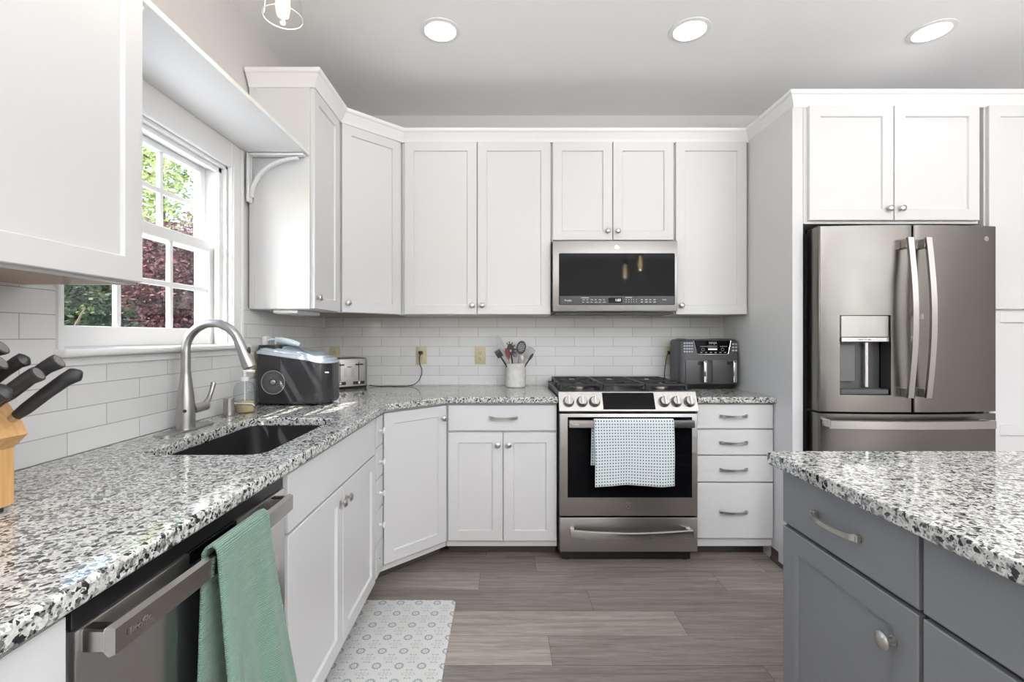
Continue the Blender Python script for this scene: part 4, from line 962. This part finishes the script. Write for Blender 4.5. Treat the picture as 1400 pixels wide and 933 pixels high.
# ------------------------------------------------------------------ island
c = thing('kitchen_island', 'dark grey painted island cabinet with drawers over doors', 'island', (1.4, .7, 0))
MB().box(.82, 1.97, .09, 1.365, .10, .879, .001).build('carcass', M_ISLAND, c)
MB().box(.875, 1.93, .12, 1.33, 0, .10).build('toe_kick', M_BLACK, c)
MB().box(.8145, .8199, .09, 1.365, .10, .879).build('gap_shade_sheet', M_DARKGAP, c)  # dark sheet painting shade into the gaps around the island fronts
d = front(FI, .916, 1.362, .720, .872, 'drawer', M_ISLAND, c, False); pull(FI, 1.141, .796, .155, d)
d = front(FI, .916, 1.362, .115, .712, 'door', M_ISLAND, c); knob(FI, .974, .626, d, s=1.15)
for z0, z1 in ((.720, .872), (.425, .712), (.115, .417)):
    d = front(FI, .15, .908, z0, z1, 'drawer', M_ISLAND, c, False); pull(FI, .53, (z0+z1)/2, .155, d)

# ------------------------------------------------------------------ floor mat
b = MB(); pts = rrect(-.663, -.222, 1.30, 2.232, .025, 6)
b.loft([[(x, y, .0005) for x, y in pts], [(x, y, .010) for x, y in pts], [(-.4425+(x+.4425)*.975, 1.766+(y-1.766)*.988, .014) for x, y in pts]])
tag(b.build('kitchen_mat', mat_mat(), origin=(-.44, 1.77, 0)), 'pale cushioned mat with blue grey flower medallions in front of the sink cabinet', 'mat')

# ------------------------------------------------------------------ knife block and knives
c = tag(None or thing('knife_block', 'light wood knife block full of black handled knives', 'knife block', (-1.03, .86, .914)), None, None)
KY0, KY1 = .800, .920
prof = [(-1.20, .926), (-.947, .926), (-.947, 1.035), (-.919, 1.062), (-.930, 1.084), (-1.080, 1.283), (-1.16, 1.225), (-1.20, 1.13)]
MB().prism(prof, lambda p, y: (p[0], y, p[1]), KY0, KY1).build('block', M_BLOCK, c)
b = MB()
for x in (-1.18, -.965):
    for y in (KY0+.015, KY1-.015): b.cyl((x, y, .9145), (x, y, .926), .010, seg=12)
b.build('feet', M_BLKPLASTIC, c)
sl = Vector((-.150, 0, .199)).normalized(); kd = Vector((.80, .04, .60)).normalized()
KN = [(.010, .905, .138, 1.0, 0, 'longest black handled knife at the bottom slot nearest the window'),
      (.048, .900, .126, 1.0, 1, 'black handled knife in the second slot up, window side of the block'),
      (.035, .868, .108, 1.0, 1, 'black handled knife with a flat grey end in the middle of the block'),
      (.020, .825, .085, 1.1, 0, 'rounded black knife handle lowest on the side of the block away from the window'),
      (.085, .895, .085, .95, 0, 'rounded black knife handle third up on the window side of the block'),
      (.088, .862, .072, 1.0, 1, 'flat ended black knife handle third up in the middle of the block'),
      (.075, .826, .070, 1.1, 0, 'stubby rounded knife handle half way up on the side away from the window'),
      (.120, .880, .075, 1.0, 1, 'flat ended black knife handle near the top of the block'),
      (.150, .845, .080, 1.0, 0, 'rounded black knife handle next to the topmost one in the block'),
      (.185, .858, .085, 1.0, 0, 'topmost black knife handle in the wooden block')]
for s_, y, ln, sc_, flatend, lab in KN:
    base = Vector((-.930, y, 1.084))+sl*s_; side = sl
    k = thing('knife', lab, 'knife', base, 'knives in the block')
    MB().tube([base-kd*.004, base+kd*.012], [.0075*sc_]*2, 10).build('bolster', M_NICKEL, k)
    L = []; tot = ln; wd = kd.cross(sl).normalized()
    st = [(0, .0095, .0085, 0), (.15, .012, .009, 0), (.5, .0125, .0095, .0015), (.8, .0135, .010, .001), (.95, .0155, .011, -.002), (1.0, .0155 if flatend else .011, .011 if flatend else .007, -.003)]
    if not flatend: st.append((1.04, .005, .004, -.004))
    for q, ra, rb, dn in st:
        o_ = base+kd*(.012+tot*q)+sl*dn; L.append([o_+sl*ra*sc_*math.cos(2*PI*i/14)+wd*rb*sc_*math.sin(2*PI*i/14) for i in range(14)])
    g = MB().loft(L).build('handle', M_SOFTBLK, k)
    if flatend:
        e = base+kd*(.0122+tot)-sl*.003; MB().loft([[e+kd*q2+sl*.0125*sc_*math.cos(2*PI*i/14)+wd*.0085*sc_*math.sin(2*PI*i/14) for i in range(14)] for q2 in (0, .001)]).build('end_cap', M_CAP, k)

# ------------------------------------------------------------------ lights of the room
def can(x, y, label):
    c = thing('recessed_light', label, 'ceiling light', (x, y, ZC), 'recessed ceiling lights')
    MB().lathe([(.078, -.0005), (.098, -.0005), (.098, -.004), (.078, -.007), (.076, -.003)], (x, y, ZC), seg=40, cap=False).build('trim_ring', M_WHITEPL, c)
    MB().lathe([(.0775, -.001), (.0775, -.004), (0, -.0045)], (x, y, ZC), seg=40).build('diffuser', M_GLOW, c)
    l = light('can_light', 'AREA', (0, 0, -.02), (0, 0, -1), 1.5, (1, .99, .98), shape='DISK', size=.15); l.parent = c
can(-.311, 2.354, 'round recessed ceiling light above the crock side of the floor')
can(.922, 2.35, 'round recessed ceiling light in front of the microwave')
can(2.126, 2.36, 'round recessed ceiling light in front of the refrigerator')
def pendant(x, y, z, label, s=1):
    c = thing('pendant_light', label, 'pendant light', (x, y, z), 'glass pendant lamps')
    MB().lathe([(.057*s, 0), (.0565*s, .004), (.052*s, .05), (.044*s, .10), (.034*s, .15), (.022*s, .175), (.020*s, .18)], (x, y, z), seg=36, cap=False).build('shade', M_SHADE, c)
    MB().tube([(x+.057*s*math.cos(2*PI*k/36), y+.057*s*math.sin(2*PI*k/36), z+.001) for k in range(36)], .0016, 6, wrap=True).build('shade_rim', mat('glass rim', (.85, .83, .80), .15), c)
    MB().lathe([(.024*s, .178), (.026*s, .185), (.024*s, .22), (.010*s, .235)], (x, y, z)).build('cap', M_NICKEL, c)
    bl = MB().lathe([(.004, .045), (.014, .050), (.019, .075), (.017, .11), (.011, .14), (.010, .175)], (x, y, z)).build('bulb', M_FIL, c)
    MB().cyl((x, y, z+.235), (x, y, ZC-.02), .004, seg=10).build('stem', M_NICKEL, c)
    MB().lathe([(.06, -.001), (.06, -.015), (.02, -.025), (0, -.025)], (x, y, ZC)).build('canopy', M_NICKEL, c)
    l = light('pendant_bulb_light', 'POINT', (0, 0, .035), (0, 0, -1), .7, (1, .85, .66), shadow_soft_size=.006); l.parent = c
pendant(-.672, 1.45, 2.222, 'clear glass pendant lamp hanging in front of the sink window')
pendant(1.375, .95, 1.88, 'clear glass pendant lamp over the island, nearer the refrigerator', 1.3)
pendant(1.375, .35, 1.88, 'clear glass pendant lamp over the island, farther from the refrigerator', 1.3)
c = thing('cabinet_light', 'slim white light bar under the narrow wall cabinet by the window', 'under-cabinet light', (-1.06, 2.45, 1.37))
MB().box(-1.12, -1.00, 2.31, 2.60, 1.362, 1.3795, .004).build('housing', M_WHITEPL, c); MB().box(-1.11, -1.01, 2.32, 2.59, 1.3595, 1.362, .001).build('lens', M_TRIM, c)

# ------------------------------------------------------------------ garden outside the window and an unseen ground reflector
o = MB().box(-40, -5.2, -20, 45, -.7, -.6).build('lawn', M_LAWN); o['kind'] = 'structure'
o = MB().box(-5.2, -1.37, -20, 12, -.7, -.585).build('bounce_ground', mat('pale ground reflector', (.70, .68, .64), .8, noise=.1, bscale=3)); o['kind'] = 'structure'  # unseen pale ground added to throw sunlight up under the window shelf
def tree(name, loc, h, crown, n, size, m, label, cat='tree'):
    c = thing(name, label, cat, loc); rnd = random.Random(n)
    x, y, z = loc; cx, cy, cz_, rx, ry, rz = crown
    b = MB(); b.tube([(x, y, z), (x+.05, y, z+h*.3), (x, y+.05, z+h*.6), (cx, cy, cz_+rz*.3)], [.05*h/3+.03, .04*h/3+.02, .03*h/3+.015, .012], 8)
    for k in range(10):
        a = 2*PI*k/10; zz = cz_-rz*.5+rz*.1*k; b.tube([(x, y, zz-.3), (cx+rx*.4*math.cos(a), cy+ry*.4*math.sin(a), zz+.1), (cx+rx*.8*math.cos(a), cy+ry*.8*math.sin(a), zz+.4)], [.03, .02, .006], 6)
    b.build('trunk', M_BARK, c)
    bm = MB()
    blobs = [(rnd.gauss(0, .5), rnd.gauss(0, .5), rnd.uniform(-.8, .8), rnd.uniform(.25, .45)) for _ in range(44)]
    for _ in range(n):
        q = rnd.choice(blobs); d = Vector((rnd.gauss(0, 1), rnd.gauss(0, 1), rnd.gauss(0, 1))).normalized()*q[3]*rnd.random()**.4
        p = Vector((cx+rx*(q[0]*.8+d.x), cy+ry*(q[1]*.8+d.y), cz_+rz*(q[2]+d.z)))
        s1 = Vector((rnd.gauss(0, 1), rnd.gauss(0, 1), rnd.gauss(0, .6))).normalized(); s2 = s1.orthogonal().normalized(); ss = size*rnd.uniform(.6, 1.3)
        bm.face([bm.v(p-s1*ss), bm.v(p+s2*ss*.5), bm.v(p+s1*ss), bm.v(p-s2*ss*.5)])
    bm.build('foliage', m, c, recalc=False)
G1 = leaf_mat('spring green leaves', [(.35, (.16, .22, .05)), (.55, (.40, .45, .15)), (.7, (.58, .60, .30))])
G2 = leaf_mat('deep red leaves', [(.35, (.03, .012, .012)), (.55, (.10, .03, .032)), (.7, (.25, .09, .075))])
G3 = leaf_mat('dark green leaves', [(.35, (.006, .013, .004)), (.55, (.022, .04, .01)), (.7, (.12, .17, .04))])
tree('tree', (-10.4, 14.5, -.6), 8, (-10.4, 14.5, 6.0, 3.6, 2.6, 3.6), 13000, .085, G1, 'tall tree with bright spring green leaves outside the window')
tree('tree', (-4.75, 7.0, -.6), 3.4, (-4.75, 7.0, 1.75, .85, .75, 1.15), 16000, .036, G2, 'small tree with deep red leaves outside the window')
tree('bush', (-4.9, 5.2, -.6), 2.2, (-4.9, 5.2, .62, 1.0, .78, 1.3), 40000, .03, G3, 'dark green bush outside the window, low behind the grille', 'bush')
tree('bush', (-7.9, 9.9, -.6), 2.4, (-7.9, 9.9, .9, 3.2, 1.4, 2.3), 30000, .10, G3, 'broad dark green hedge behind the red tree outside', 'bush')
